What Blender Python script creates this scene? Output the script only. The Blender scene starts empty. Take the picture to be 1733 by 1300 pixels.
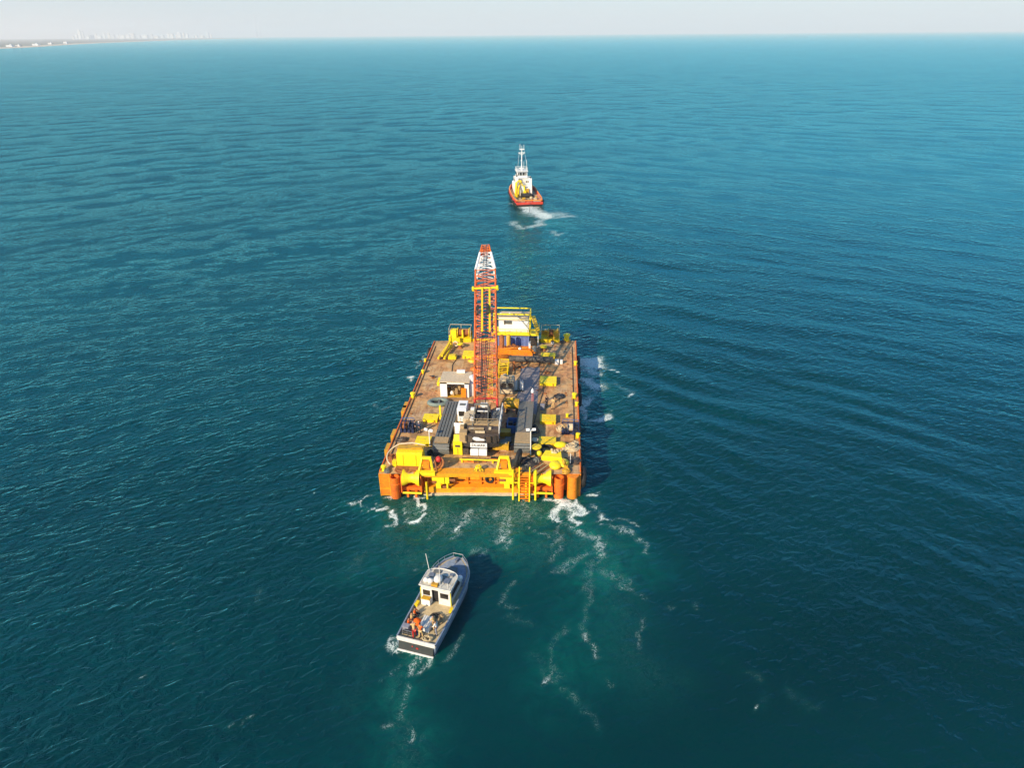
import bpy, bmesh, math, random
import numpy as np
from mathutils import Matrix, Vector
R = math.radians
sc = bpy.context.scene
col = sc.collection
random.seed(7)
rng = np.random.RandomState(11)

# ------------------------------------------------------------------ camera
F, CX, CY = 1155.0, 866.5, 650.0            # photo pixels (1733 x 1300)
PITCH, ROLL, YAW, H = math.atan((650 - 56.8) / F), .0079, R(4.1), 50.0
cy_, sy_ = math.cos(YAW), math.sin(YAW)
fh = Vector((-sy_, cy_, 0)); r0 = Vector((cy_, sy_, 0))
fw = fh * math.cos(PITCH) + Vector((0, 0, -math.sin(PITCH)))
u0 = fh * math.sin(PITCH) + Vector((0, 0, math.cos(PITCH)))
rt = r0 * math.cos(ROLL) - u0 * math.sin(ROLL)
up = r0 * math.sin(ROLL) + u0 * math.cos(ROLL)
cam_d = bpy.data.cameras.new('camera'); cam = bpy.data.objects.new('camera', cam_d); col.objects.link(cam)
M4 = Matrix.Identity(4)
for i in range(3):
    M4[i][0], M4[i][1], M4[i][2] = rt[i], up[i], -fw[i]
M4[2][3] = H
cam.matrix_world = M4
cam_d.sensor_width = 36; cam_d.lens = F / 1733 * 36; cam_d.clip_start = 1; cam_d.clip_end = 200000
sc.camera = cam

def P(x, y, h=0.0):                          # photo pixel -> point on the level plane z = h
    d = fw + rt * ((x - CX) / F) - up * ((y - CY) / F)
    t = (H - h) / -d.z
    return (t * d.x, t * d.y)

# ------------------------------------------------------------------ world, sun, exposure
SUN_V = Vector((-1.15, -1.45, 1.0)).normalized()        # towards the sun
elev = math.asin(SUN_V.z); azim = math.atan2(SUN_V.x, SUN_V.y)
w = bpy.data.worlds.new('World'); sc.world = w; w.use_nodes = True
nt = w.node_tree; nt.nodes.clear()
sky = nt.nodes.new('ShaderNodeTexSky'); sky.sky_type = 'NISHITA'; sky.sun_disc = False
sky.sun_elevation = elev; sky.sun_rotation = azim % (2 * math.pi)
sky.air_density = 1.0; sky.dust_density = 0.2; sky.ozone_density = 1.5
bg = nt.nodes.new('ShaderNodeBackground'); bg.inputs[1].default_value = 0.115
wo = nt.nodes.new('ShaderNodeOutputWorld')
tint = nt.nodes.new('ShaderNodeMix'); tint.data_type = 'RGBA'; tint.blend_type = 'MULTIPLY'; tint.inputs[0].default_value = 1
tint.inputs[7].default_value = (.56, .93, 1.18, 1); nt.links.new(sky.outputs[0], tint.inputs[6])
geo = nt.nodes.new('ShaderNodeTexCoord'); sep = nt.nodes.new('ShaderNodeSeparateXYZ'); nt.links.new(geo.outputs['Generated'], sep.inputs[0])
mr = nt.nodes.new('ShaderNodeMapRange'); mr.interpolation_type = 'SMOOTHSTEP'; mr.inputs[1].default_value = -.02; mr.inputs[2].default_value = .20; mr.inputs[3].default_value = .92; mr.inputs[4].default_value = 0
nt.links.new(sep.outputs[2], mr.inputs[0])
milk = nt.nodes.new('ShaderNodeMix'); milk.data_type = 'RGBA'; milk.inputs[7].default_value = (4.05, 4.10, 4.35, 1)   # milky air low over the horizon
nt.links.new(mr.outputs[0], milk.inputs[0]); nt.links.new(tint.outputs[2], milk.inputs[6]); nt.links.new(milk.outputs[2], bg.inputs[0]); nt.links.new(bg.outputs[0], wo.inputs[0])
sd = bpy.data.lights.new('sun', 'SUN'); sd.energy = 4.9; sd.angle = R(.6); sd.color = (1, .83, .60)
so = bpy.data.objects.new('sun', sd); col.objects.link(so)
so.rotation_euler = SUN_V.to_track_quat('Z', 'Y').to_euler(); so.location = (-200, -200, 300)
vs = sc.view_settings; vs.view_transform = 'Standard'; vs.look = 'None'; vs.exposure = 0.55; vs.gamma = 1; vs.use_curve_mapping = False
sc.cycles.volume_bounces = 1
sc.cycles.max_bounces = 6
sc.cycles.caustics_reflective = False; sc.cycles.caustics_refractive = False

# ------------------------------------------------------------------ materials
def nodes(name):
    m = bpy.data.materials.new(name); m.use_nodes = True
    t = m.node_tree; b = t.nodes['Principled BSDF']
    return m, t, b
def N(t, kind, **kw):
    n = t.nodes.new('ShaderNode' + kind)
    for k, v in kw.items():
        if k.startswith('i_'):
            key = k[2:]; key = int(key) if key.isdigit() else key.replace('_', ' ')
            n.inputs[key].default_value = v
        else: setattr(n, k, v)
    return n
def L(t, a, b): t.links.new(a, b)
def math_(t, op, a, b=None, c=None, clamp=False):
    n = N(t, 'Math', operation=op); n.use_clamp = clamp
    for i, v in enumerate((a, b, c)):
        if v is None: continue
        if isinstance(v, (int, float)): n.inputs[i].default_value = v
        else: L(t, v, n.inputs[i])
    return n.outputs[0]
def ramp(t, fac, stops, interp='LINEAR'):
    n = N(t, 'ValToRGB'); cr = n.color_ramp; cr.interpolation = interp
    while len(cr.elements) > 1: cr.elements.remove(cr.elements[-1])
    cr.elements[0].position = stops[0][0]; cr.elements[0].color = (*stops[0][1], 1)
    for p, c in stops[1:]:
        e = cr.elements.new(p); e.color = (*c, 1)
    L(t, fac, n.inputs[0]); return n.outputs[0]
def mixc(t, fac, a, b):
    n = N(t, 'Mix', data_type='RGBA')
    for s, v in ((n.inputs[0], fac), (n.inputs[6], a), (n.inputs[7], b)):
        if isinstance(v, (int, float)): s.default_value = v
        elif isinstance(v, tuple): s.default_value = (*v, 1)
        else: L(t, v, s)
    return n.outputs[2]
def coords(t, sx=1, sy=1, sz=1, rz=0):
    tc = N(t, 'TexCoord'); mp = N(t, 'Mapping')
    mp.inputs['Scale'].default_value = (sx, sy, sz); mp.inputs['Rotation'].default_value = (0, 0, rz)
    L(t, tc.outputs['Object'], mp.inputs[0]); return mp.outputs[0]

def paint(name, c, rough=.5, metal=0.0, wear=.35, wearc=(.20, .075, .025), spec=.5, scale=.9, var=.18):
    """painted or bare surface with rust and grime patches of its own"""
    m, t, b = nodes(name)
    co = coords(t)
    ns = N(t, 'TexNoise', i_Scale=1.6, i_Detail=4.0, i_Roughness=.6); L(t, coords(t, 2.6, 2.6, .22), ns.inputs[0])
    n1 = N(t, 'TexNoise', i_Scale=scale, i_Detail=7.0, i_Roughness=.65); L(t, co, n1.inputs[0])
    n2 = N(t, 'TexNoise', i_Scale=scale * 4.5, i_Detail=5.0, i_Roughness=.7); L(t, co, n2.inputs[0])
    dark = tuple(x * (1 - var * 1.6) for x in c); lite = tuple(min(1, x * (1 + var)) for x in c)
    base = ramp(t, n2.outputs[0], [(.3, dark), (.7, lite)])
    f = ramp(t, math_(t, 'ADD', math_(t, 'MULTIPLY', n1.outputs[0], .6), math_(t, 'MULTIPLY', n2.outputs[0], .4)),
             [(.62 - wear * .25, (0, 0, 0)), (.72 - wear * .18, (1, 1, 1))])
    st = ramp(t, ns.outputs[0], [(.66 - wear * .18, (0, 0, 0)), (.80 - wear * .18, (.75, .75, .75))])
    f = math_(t, 'MULTIPLY', math_(t, 'MAXIMUM', f, st), min(1, wear * 2.2))
    L(t, mixc(t, f, base, wearc), b.inputs['Base Color'])
    L(t, math_(t, 'ADD', math_(t, 'MULTIPLY', f, .3), rough, clamp=True), b.inputs['Roughness'])
    b.inputs['Metallic'].default_value = metal; b.inputs['Specular IOR Level'].default_value = spec
    bp = N(t, 'Bump', i_Strength=.25, i_Distance=.02); L(t, n2.outputs[0], bp.inputs['Height']); L(t, bp.outputs[0], b.inputs['Normal'])
    return m

M = {}
M['yellow'] = paint('yellow_paint', (.86, .60, .008), .45, wear=.3, wearc=(.45, .2, .02))
M['yellow_clean'] = paint('bright_yellow_paint', (.92, .70, .010), .5, wear=.24, wearc=(.52, .26, .02), var=.12)
M['ochre'] = paint('ochre_paint', (.62, .34, .02), .5, wear=.4)
M['orange'] = paint('orange_hull_paint', (.88, .25, .010), .5, wear=.38, wearc=(.58, .11, .012), var=.22)
M['orange_red'] = paint('orange_red_paint', (.80, .17, .012), .5, wear=.45, wearc=(.42, .07, .015))
M['boom_orange'] = paint('boom_orange_paint', (.80, .17, .035), .45, wear=.2, wearc=(.45, .12, .05))
M['boom_pink'] = paint('faded_boom_paint', (.62, .15, .09), .5, wear=.3, wearc=(.4, .14, .08))
M['white'] = paint('white_paint', (.80, .78, .72), .45, wear=.12, wearc=(.45, .3, .18), var=.08)
M['white_clean'] = paint('bright_white_paint', (.86, .85, .80), .45, wear=.04, wearc=(.5, .4, .3), var=.05)
M['cream'] = paint('cream_paint', (.62, .50, .32), .5, wear=.2, wearc=(.35, .2, .1))
M['tan'] = paint('tan_metal', (.42, .29, .14), .6, wear=.3)
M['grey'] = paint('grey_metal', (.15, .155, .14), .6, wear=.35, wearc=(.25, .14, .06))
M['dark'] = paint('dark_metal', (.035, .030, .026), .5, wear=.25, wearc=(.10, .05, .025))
M['brown'] = paint('brown_grey_metal', (.085, .062, .045), .5, wear=.3, wearc=(.13, .07, .035))
M['black'] = paint('black_rubber', (.014, .013, .013), .75, wear=.1, wearc=(.06, .05, .04))
M['rust'] = paint('rusty_steel', (.30, .095, .025), .8, wear=.5, wearc=(.42, .17, .05))
M['navy'] = paint('navy_paint', (.018, .030, .085), .45, wear=.15, wearc=(.08, .05, .04))
M['blue'] = paint('blue_paint', (.03, .13, .34), .5, wear=.15)
M['container_blue'] = paint('container_blue_paint', (.22, .30, .60), .5, wear=.22, wearc=(.30, .26, .34))
M['rope'] = paint('beige_rope', (.60, .47, .28), .85, wear=.2, wearc=(.35, .25, .14))
M['red'] = paint('red_paint', (.55, .03, .02), .5, wear=.2)
M['redhull'] = paint('red_hull_paint', (.60, .05, .03), .45, wear=.35, wearc=(.72, .18, .02), scale=.5)
M['jacket'] = paint('orange_fabric', (.85, .14, .015), .85, wear=.05, wearc=(.5, .1, .02), spec=.2)
M['darkcloth'] = paint('dark_fabric', (.022, .026, .045), .85, wear=.05, wearc=(.05, .05, .05), spec=.2)
M['tancloth'] = paint('tan_fabric', (.62, .42, .18), .85, wear=.1, wearc=(.4, .25, .1), spec=.2)
M['greycloth'] = paint('grey_fabric', (.25, .25, .29), .85, wear=.1, wearc=(.15, .15, .2), spec=.2)
M['skin'] = paint('skin', (.40, .22, .13), .6, wear=.02, wearc=(.3, .15, .1), var=.05)
M['hair'] = paint('hair', (.015, .01, .008), .7, wear=.02, wearc=(.03, .02, .01))
M['greenish'] = paint('grey_green_rubber', (.17, .22, .19), .6, wear=.2, wearc=(.1, .12, .1))
M['boatgrey'] = paint('grey_blue_deck_paint', (.20, .25, .32), .6, wear=.3, wearc=(.34, .30, .26))
M['boatdeck'] = paint('worn_tan_deck', (.52, .41, .23), .7, wear=.35, wearc=(.25, .17, .08))
M['boatwhite2'] = paint('worn_white_paint', (.72, .69, .61), .5, wear=.3, wearc=(.40, .30, .18), var=.12, scale=1.6)
M['boatwhite'] = paint('boat_white_paint', (.78, .76, .70), .4, wear=.1, wearc=(.5, .38, .2), var=.07)
M['aluminium'] = paint('dull_aluminium', (.42, .41, .40), .4, metal=.7, wear=.2, wearc=(.2, .15, .1))
def glass_mat():
    m, t, b = nodes('dark_window_glass')
    b.inputs['Base Color'].default_value = (.02, .018, .016, 1); b.inputs['Roughness'].default_value = .06
    return m
M['glass'] = glass_mat()

def deck_mat():
    m, t, b = nodes('worn_steel_deck')
    co = coords(t)
    n1 = N(t, 'TexNoise', i_Scale=.13, i_Detail=8.0, i_Roughness=.62, i_Distortion=.6); L(t, co, n1.inputs[0])
    n2 = N(t, 'TexNoise', i_Scale=1.1, i_Detail=8.0, i_Roughness=.72); L(t, co, n2.inputs[0])
    co2 = coords(t, 1.5, .25, 1)
    n3 = N(t, 'TexNoise', i_Scale=1.2, i_Detail=6.0, i_Roughness=.7); L(t, co2, n3.inputs[0])
    c1 = ramp(t, n1.outputs[0], [(.30, (.34, .25, .19)), (.42, (.50, .32, .16)), (.49, (.60, .34, .10)), (.55, (.66, .27, .04)), (.64, (.55, .15, .02))])
    c2 = ramp(t, n2.outputs[0], [(.32, (.12, .07, .04)), (.44, (.44, .29, .15)), (.64, (.68, .49, .28))])
    c = mixc(t, .5, c1, c2)
    rf = ramp(t, n3.outputs[0], [(.52, (0, 0, 0)), (.62, (1, 1, 1))])
    c = mixc(t, math_(t, 'MULTIPLY', rf, .6), c, (.34, .12, .03))
    # plate seams
    br = N(t, 'TexBrick', i_Scale=1.0, i_Mortar_Size=.03, i_Brick_Width=6.0, i_Row_Height=2.0); L(t, co, br.inputs[0])
    seam = br.outputs['Fac']
    c = mixc(t, math_(t, 'MULTIPLY', seam, .55), c, (.13, .07, .04))
    n5 = N(t, 'TexNoise', i_Scale=.38, i_Detail=7.0, i_Roughness=.68, i_Distortion=1.2); L(t, co, n5.inputs[0])
    c = mixc(t, math_(t, 'MULTIPLY', ramp(t, n5.outputs[0], [(.50, (0, 0, 0)), (.60, (1, 1, 1))]), .62), c, (.16, .085, .04))
    L(t, c, b.inputs['Base Color'])
    L(t, ramp(t, n2.outputs[0], [(.3, (.55, .55, .55)), (.7, (.85, .85, .85))]), b.inputs['Roughness'])
    bp = N(t, 'Bump', i_Strength=.4, i_Distance=.03); L(t, n2.outputs[0], bp.inputs['Height']); L(t, bp.outputs[0], b.inputs['Normal'])
    return m
M['deck'] = deck_mat()

# ------------------------------------------------------------------ helpers: meshes and things
class MB:
    def __init__(s): s.v = []; s.f = []; s.mi = []; s.cur = 0
    def add(s, vs_, fs):
        o = len(s.v); s.v += [tuple(p) for p in vs_]; s.f += [tuple(i + o for i in f) for f in fs]; return s
    def box(s, x, y, z, sx, sy, sz, rz=0, rx=0, ry=0):      # centre, full sizes
        m = Matrix.Translation((x, y, z)) @ Matrix.Rotation(rz, 4, 'Z') @ Matrix.Rotation(ry, 4, 'Y') @ Matrix.Rotation(rx, 4, 'X')
        vs_ = [m @ Vector((a * sx / 2, b * sy / 2, c * sz / 2)) for c in (-1, 1) for b in (-1, 1) for a in (-1, 1)]
        return s.add(vs_, [(0, 2, 3, 1), (4, 5, 7, 6), (0, 1, 5, 4), (2, 6, 7, 3), (0, 4, 6, 2), (1, 3, 7, 5)])
    def bar(s, p, q, a=.06, b=None):
        p, q = Vector(p), Vector(q); d = q - p; ln = d.length
        if ln < 1e-6: return s
        rot = d.to_track_quat('Z', 'Y').to_matrix().to_4x4(); m = Matrix.Translation((p + q) / 2) @ rot; b = b or a
        vs_ = [m @ Vector((i * a / 2, j * b / 2, k * ln / 2)) for k in (-1, 1) for j in (-1, 1) for i in (-1, 1)]
        return s.add(vs_, [(0, 2, 3, 1), (4, 5, 7, 6), (0, 1, 5, 4), (2, 6, 7, 3), (0, 4, 6, 2), (1, 3, 7, 5)])
    def tube(s, p, q, r, r2=None, n=12):
        r2 = r if r2 is None else r2
        p, q = Vector(p), Vector(q); d = q - p; rot = d.to_track_quat('Z', 'Y').to_matrix()
        a = [p + rot @ Vector((math.cos(i * 2 * math.pi / n) * r, math.sin(i * 2 * math.pi / n) * r, 0)) for i in range(n)]
        b = [q + rot @ Vector((math.cos(i * 2 * math.pi / n) * r2, math.sin(i * 2 * math.pi / n) * r2, 0)) for i in range(n)]
        fs = [(i, (i + 1) % n, n + (i + 1) % n, n + i) for i in range(n)] + [tuple(reversed(range(n))), tuple(range(n, 2 * n))]
        return s.add(a + b, fs)
    def path(s, pts, r, n=7):
        pts = [Vector(p) for p in pts]; rings = []
        for i, p in enumerate(pts):
            d = (pts[min(i + 1, len(pts) - 1)] - pts[max(i - 1, 0)]); rot = d.to_track_quat('Z', 'Y').to_matrix()
            rings += [p + rot @ Vector((math.cos(k * 2 * math.pi / n) * r, math.sin(k * 2 * math.pi / n) * r, 0)) for k in range(n)]
        fs = []
        for i in range(len(pts) - 1):
            for k in range(n):
                a, b = i * n + k, i * n + (k + 1) % n; fs.append((a, b, b + n, a + n))
        fs += [tuple(reversed(range(n))), tuple(range((len(pts) - 1) * n, len(pts) * n))]
        return s.add(rings, fs)
    def lathe(s, c, prof, axis=(0, 0, 1), n=16):            # prof: (r, h) along the axis
        c = Vector(c); rot = Vector(axis).to_track_quat('Z', 'Y').to_matrix(); vs_ = []
        for r, h in prof: vs_ += [c + rot @ Vector((r * math.cos(k * 2 * math.pi / n), r * math.sin(k * 2 * math.pi / n), h)) for k in range(n)]
        fs = []
        for i in range(len(prof) - 1):
            for k in range(n):
                a, b = i * n + k, i * n + (k + 1) % n; fs.append((a, b, b + n, a + n))
        if prof[0][0] > 1e-4: fs.append(tuple(reversed(range(n))))
        if prof[-1][0] > 1e-4: fs.append(tuple(range((len(prof) - 1) * n, len(prof) * n)))
        return s.add(vs_, fs)
    def torus(s, c, R_, r, axis=(0, 0, 1), n=20, m=8, a0=0, a1=2 * math.pi):
        c = Vector(c); rot = Vector(axis).to_track_quat('Z', 'Y').to_matrix(); vs_ = []
        for i in range(n):
            a = i * 2 * math.pi / n
            for j in range(m):
                b = j * 2 * math.pi / m
                vs_.append(c + rot @ Vector(((R_ + r * math.cos(b)) * math.cos(a), (R_ + r * math.cos(b)) * math.sin(a), r * math.sin(b))))
        fs = [(i * m + j, ((i + 1) % n) * m + j, ((i + 1) % n) * m + (j + 1) % m, i * m + (j + 1) % m) for i in range(n) for j in range(m)]
        return s.add(vs_, fs)
    def ball(s, c, r, n=12, k=8, sz=1.0, jit=0):
        prof = []; c = Vector(c); vs_ = []
        for i in range(k + 1):
            a = math.pi * i / k - math.pi / 2
            for j in range(n):
                b = 2 * math.pi * j / n; q = 1 + (random.uniform(-jit, jit) if jit else 0)
                rx, ry, rz = (r if isinstance(r, tuple) else (r, r, r * sz))
                vs_.append(c + Vector((rx * math.cos(a) * math.cos(b) * q, ry * math.cos(a) * math.sin(b) * q, rz * math.sin(a) * q)))
        fs = [(i * n + j, i * n + (j + 1) % n, (i + 1) * n + (j + 1) % n, (i + 1) * n + j) for i in range(k) for j in range(n)]
        return s.add(vs_, fs)
    def prism(s, poly, z0, z1):
        n = len(poly)
        vs_ = [(x, y, z0) for x, y in poly] + [(x, y, z1) for x, y in poly]
        fs = [(i, (i + 1) % n, n + (i + 1) % n, n + i) for i in range(n)] + [tuple(reversed(range(n))), tuple(range(n, 2 * n))]
        return s.add(vs_, fs)
    def prism_x(s, poly, x0, x1):                            # poly in (y, z), extruded along x
        n = len(poly)
        vs_ = [(x0, y, z) for y, z in poly] + [(x1, y, z) for y, z in poly]
        fs = [(i, (i + 1) % n, n + (i + 1) % n, n + i) for i in range(n)] + [tuple(reversed(range(n))), tuple(range(n, 2 * n))]
        return s.add(vs_, fs)
    def rail(s, pts, h=1.05, r=.03, closed=False, step=1.3, mid=True):
        pts = [Vector(p) for p in pts]
        if closed: pts = pts + [pts[0]]
        for a, b in zip(pts[:-1], pts[1:]):
            n = max(1, int((b - a).length / step))
            for i in range(n + 1):
                q = a.lerp(b, i / n); s.bar(q, q + Vector((0, 0, h)), r * 1.6)
            s.bar(a + Vector((0, 0, h)), b + Vector((0, 0, h)), r * 1.8)
            if mid: s.bar(a + Vector((0, 0, h * .55)), b + Vector((0, 0, h * .55)), r * 1.3)
        return s
    def build(s, name, mat, parent=None, smooth=False, bevel=0, label=None):
        me = bpy.data.meshes.new(name); me.from_pydata(s.v, [], s.f); me.update()
        bm = bmesh.new(); bm.from_mesh(me); bmesh.ops.recalc_face_normals(bm, faces=bm.faces)
        if bevel: bmesh.ops.bevel(bm, geom=[e for e in bm.edges if e.is_manifold and e.calc_face_angle(0) > .6], offset=bevel, segments=2, affect='EDGES', profile=.7)
        bm.to_mesh(me); bm.free()
        if smooth:
            for p in me.polygons: p.use_smooth = True
            try: me.set_sharp_from_angle(angle=R(40))
            except Exception: pass
        o = bpy.data.objects.new(name, me); col.objects.link(o)
        me.materials.append(M[mat] if isinstance(mat, str) else mat)
        if parent is not None: o.parent = parent
        if label: o['label'] = label
        return o

def tag(o, label, cat, group=None, kind=None):
    if label: o['label'] = label
    if cat: o['category'] = cat
    if group: o['group'] = group
    if kind: o['kind'] = kind
    return o
def thing(name, loc, label, cat, group=None, rz=0):
    o = bpy.data.objects.new(name, None); col.objects.link(o); o.empty_display_size = .3
    o.location = loc; o.rotation_euler = (0, 0, rz); return tag(o, label, cat, group)
def kids(o): return [c for c in bpy.data.objects if c.parent == o]
def copy_tree(o, loc, label, rz=None, scale=None):
    c = o.copy(); col.objects.link(c); c.location = loc
    if rz is not None: c.rotation_euler = (0, 0, rz)
    if scale: c.scale = (scale,) * 3 if isinstance(scale, (int, float)) else scale
    c['label'] = label
    def rec(a, b):
        for ch in kids(a):
            d = ch.copy(); col.objects.link(d); d.parent = b; rec(ch, d)
    rec(o, c); return c

ZD = 3.2                                                      # barge deck height
HAZE = 8.0e-5
def D(px, py): x, y = P(px, py, ZD); return (x, y, ZD)

#SEA
# ------------------------------------------------------------------ the sea
def sea():
    th_fine = np.arange(-52, 52.01, .30)
    th = np.concatenate([np.arange(-180, -52, 6.0), th_fine, np.arange(58, 180, 6.0)])
    az = np.radians(th) - YAW                                 # measured clockwise from +Y
    rr = [12.0]
    while rr[-1] < 60000: rr.append(rr[-1] + max(.45, .0062 * rr[-1] * (1 if rr[-1] < 3000 else 4)))
    rr = np.array(rr); nr, na = len(rr), len(az)
    RR, AA = np.meshgrid(rr, az, indexing='ij')
    X = RR * np.sin(AA); Y = RR * np.cos(AA)
    step = np.maximum(np.gradient(rr)[:, None] * np.ones_like(AA), RR * R(.30))
    Z = np.zeros_like(X)
    lee = 1 / (1 + np.exp(-((X - 8) / 14.0))) * np.exp(-(RR / 420.0) ** 2)                 # smoother water to the right of the tow
    near_b = np.exp(-(((X + 4) / 20) ** 2 + ((Y - 45) / 30) ** 2))
    # wind chop and swell: a sum of short-crested wave trains
    trains = []
    for i in range(70):
        lam = 2.0 * (1.035 ** (i * 1.05)) * rng.uniform(.85, 1.2)
        crest = R(35) + rng.normal(0, R(33))
        trains.append((lam, crest,   .015 if lam < 6 else .006, 0))
    for i in range(26):
        lam = rng.uniform(6, 26); crest = R(-38) + rng.normal(0, R(16)); trains.append((lam, crest, .0075, 1))
    for i in range(16):
        lam = rng.uniform(24, 60); crest = R(5) + rng.normal(0, R(25)); trains.append((lam, crest, .004, 2))
    for lam, crest, st, kind in trains:
        k = 2 * math.pi / lam; dx, dy = -math.sin(crest), math.cos(crest)
        ph = k * (dx * X + dy * Y) + rng.uniform(0, 6.28)
        # wobble so that crests break up
        ph += .9 * np.sin((X * dy - Y * dx) * k * rng.uniform(.10, .22) + rng.uniform(0, 6.28))
        amp = st / k * np.clip((lam / step - 2.6) / 3.0, 0, 1)
        env = .65 + .45 * np.sin(X * rng.uniform(.01, .03) + Y * rng.uniform(-.03, .03) + rng.uniform(0, 6.28))
        a = amp * env
        if kind == 0: a = a * (1 - .6 * lee) * (1 - .6 * near_b)
        if kind == 1: a = a * (.25 + 1.05 * lee) * (1 - .5 * near_b)
        Z += a * np.sin(ph)
    # wakes: diverging wave packets from the bow corners of the barge and from the tug
    def wake(x0, y0, sgn, ang, lam, amp, width, length):
        c, s = math.cos(ang), math.sin(ang)
        ax, ay = sgn * s, -c                                   # along the arm, backwards
        nx, ny = sgn * c, s
        a = (X - x0) * ax + (Y - y0) * ay; n_ = (X - x0) * nx + (Y - y0) * ny
        env = np.exp(-(n_ / (width * (1 + np.clip(a, 0, None) / length * .6))) ** 2) * np.clip(a / 6, 0, 1) * np.exp(-np.clip(a, 0, None) / length)
        fade = np.clip((lam / step - 2.2) / 2, 0, 1)
        return .62 * amp * fade * env * (.6 + .4 * np.sin(a * .21 + n_ * .13 + x0)) * np.cos(2 * math.pi * (n_ + .12 * a) / lam + .9 * np.sin(a * .17 + x0) + .8 * np.sin(n_ * .31 + a * .11))
    Z += wake(4, 105, 1, R(66), 6.5, .50, 9, 50) + wake(-21, 105, -1, R(62), 4.6, .20, 6, 38)
    Z += wake(3.5, 90, 1, R(48), 4.0, .20, 6, 45) + wake(-21, 92, -1, R(52), 4.0, .12, 5, 40)
    Z += wake(4, 70, 1, R(35), 4.2, .16, 6, 40) + wake(-21, 70, -1, R(35), 3.4, .10, 4, 30)
    Z += wake(-11, 250, 1, R(60), 7, .26, 9, 60) + wake(-17, 250, -1, R(60), 7, .20, 9, 60)
    Z += wake(-4, 175, 1, R(80), 11, .42, 14, 70) + wake(2, 128, 1, R(78), 10, .45, 12, 50)
    # foam and aerated water, as strokes laid on the water plan
    foam = np.zeros_like(X); aer = np.zeros_like(X)
    sel = (RR < 330) & (np.abs(AA + YAW) < R(53))
    xs, ys = X[sel], Y[sel]
    wx = np.zeros_like(xs); wy = np.zeros_like(xs)
    for q in range(9):                                        # ragged outlines
        lam_ = 1.1 * 1.45 ** q; a_ = rng.uniform(0, 6.28); k_ = 2 * math.pi / lam_; ph_ = k_ * (xs * math.cos(a_) + ys * math.sin(a_)) + 1.3 * np.sin(k_ * .6 * (ys * math.cos(a_) - xs * math.sin(a_)) + q)
        wx += .10 * lam_ ** .62 * np.sin(ph_); wy += .10 * lam_ ** .62 * np.cos(ph_ * 1.1 + q)
    xs = xs + wx; ys = ys + wy
    fo = np.zeros_like(xs); ae = np.zeros_like(xs)
    def stroke(buf, pts, rad, den):
        g = [P(*p) for p in pts]
        if len(g) == 1: g = g * 2
        d2 = np.full_like(xs, 1e9)
        for (x1, y1), (x2, y2) in zip(g[:-1], g[1:]):
            dx, dy = x2 - x1, y2 - y1; l2 = dx * dx + dy * dy + 1e-9
            t_ = np.clip(((xs - x1) * dx + (ys - y1) * dy) / l2, 0, 1)
            d2 = np.minimum(d2, (xs - x1 - t_ * dx) ** 2 + (ys - y1 - t_ * dy) ** 2)
        np.maximum(buf, den * np.exp(-d2 / rad ** 2), out=buf)
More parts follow.
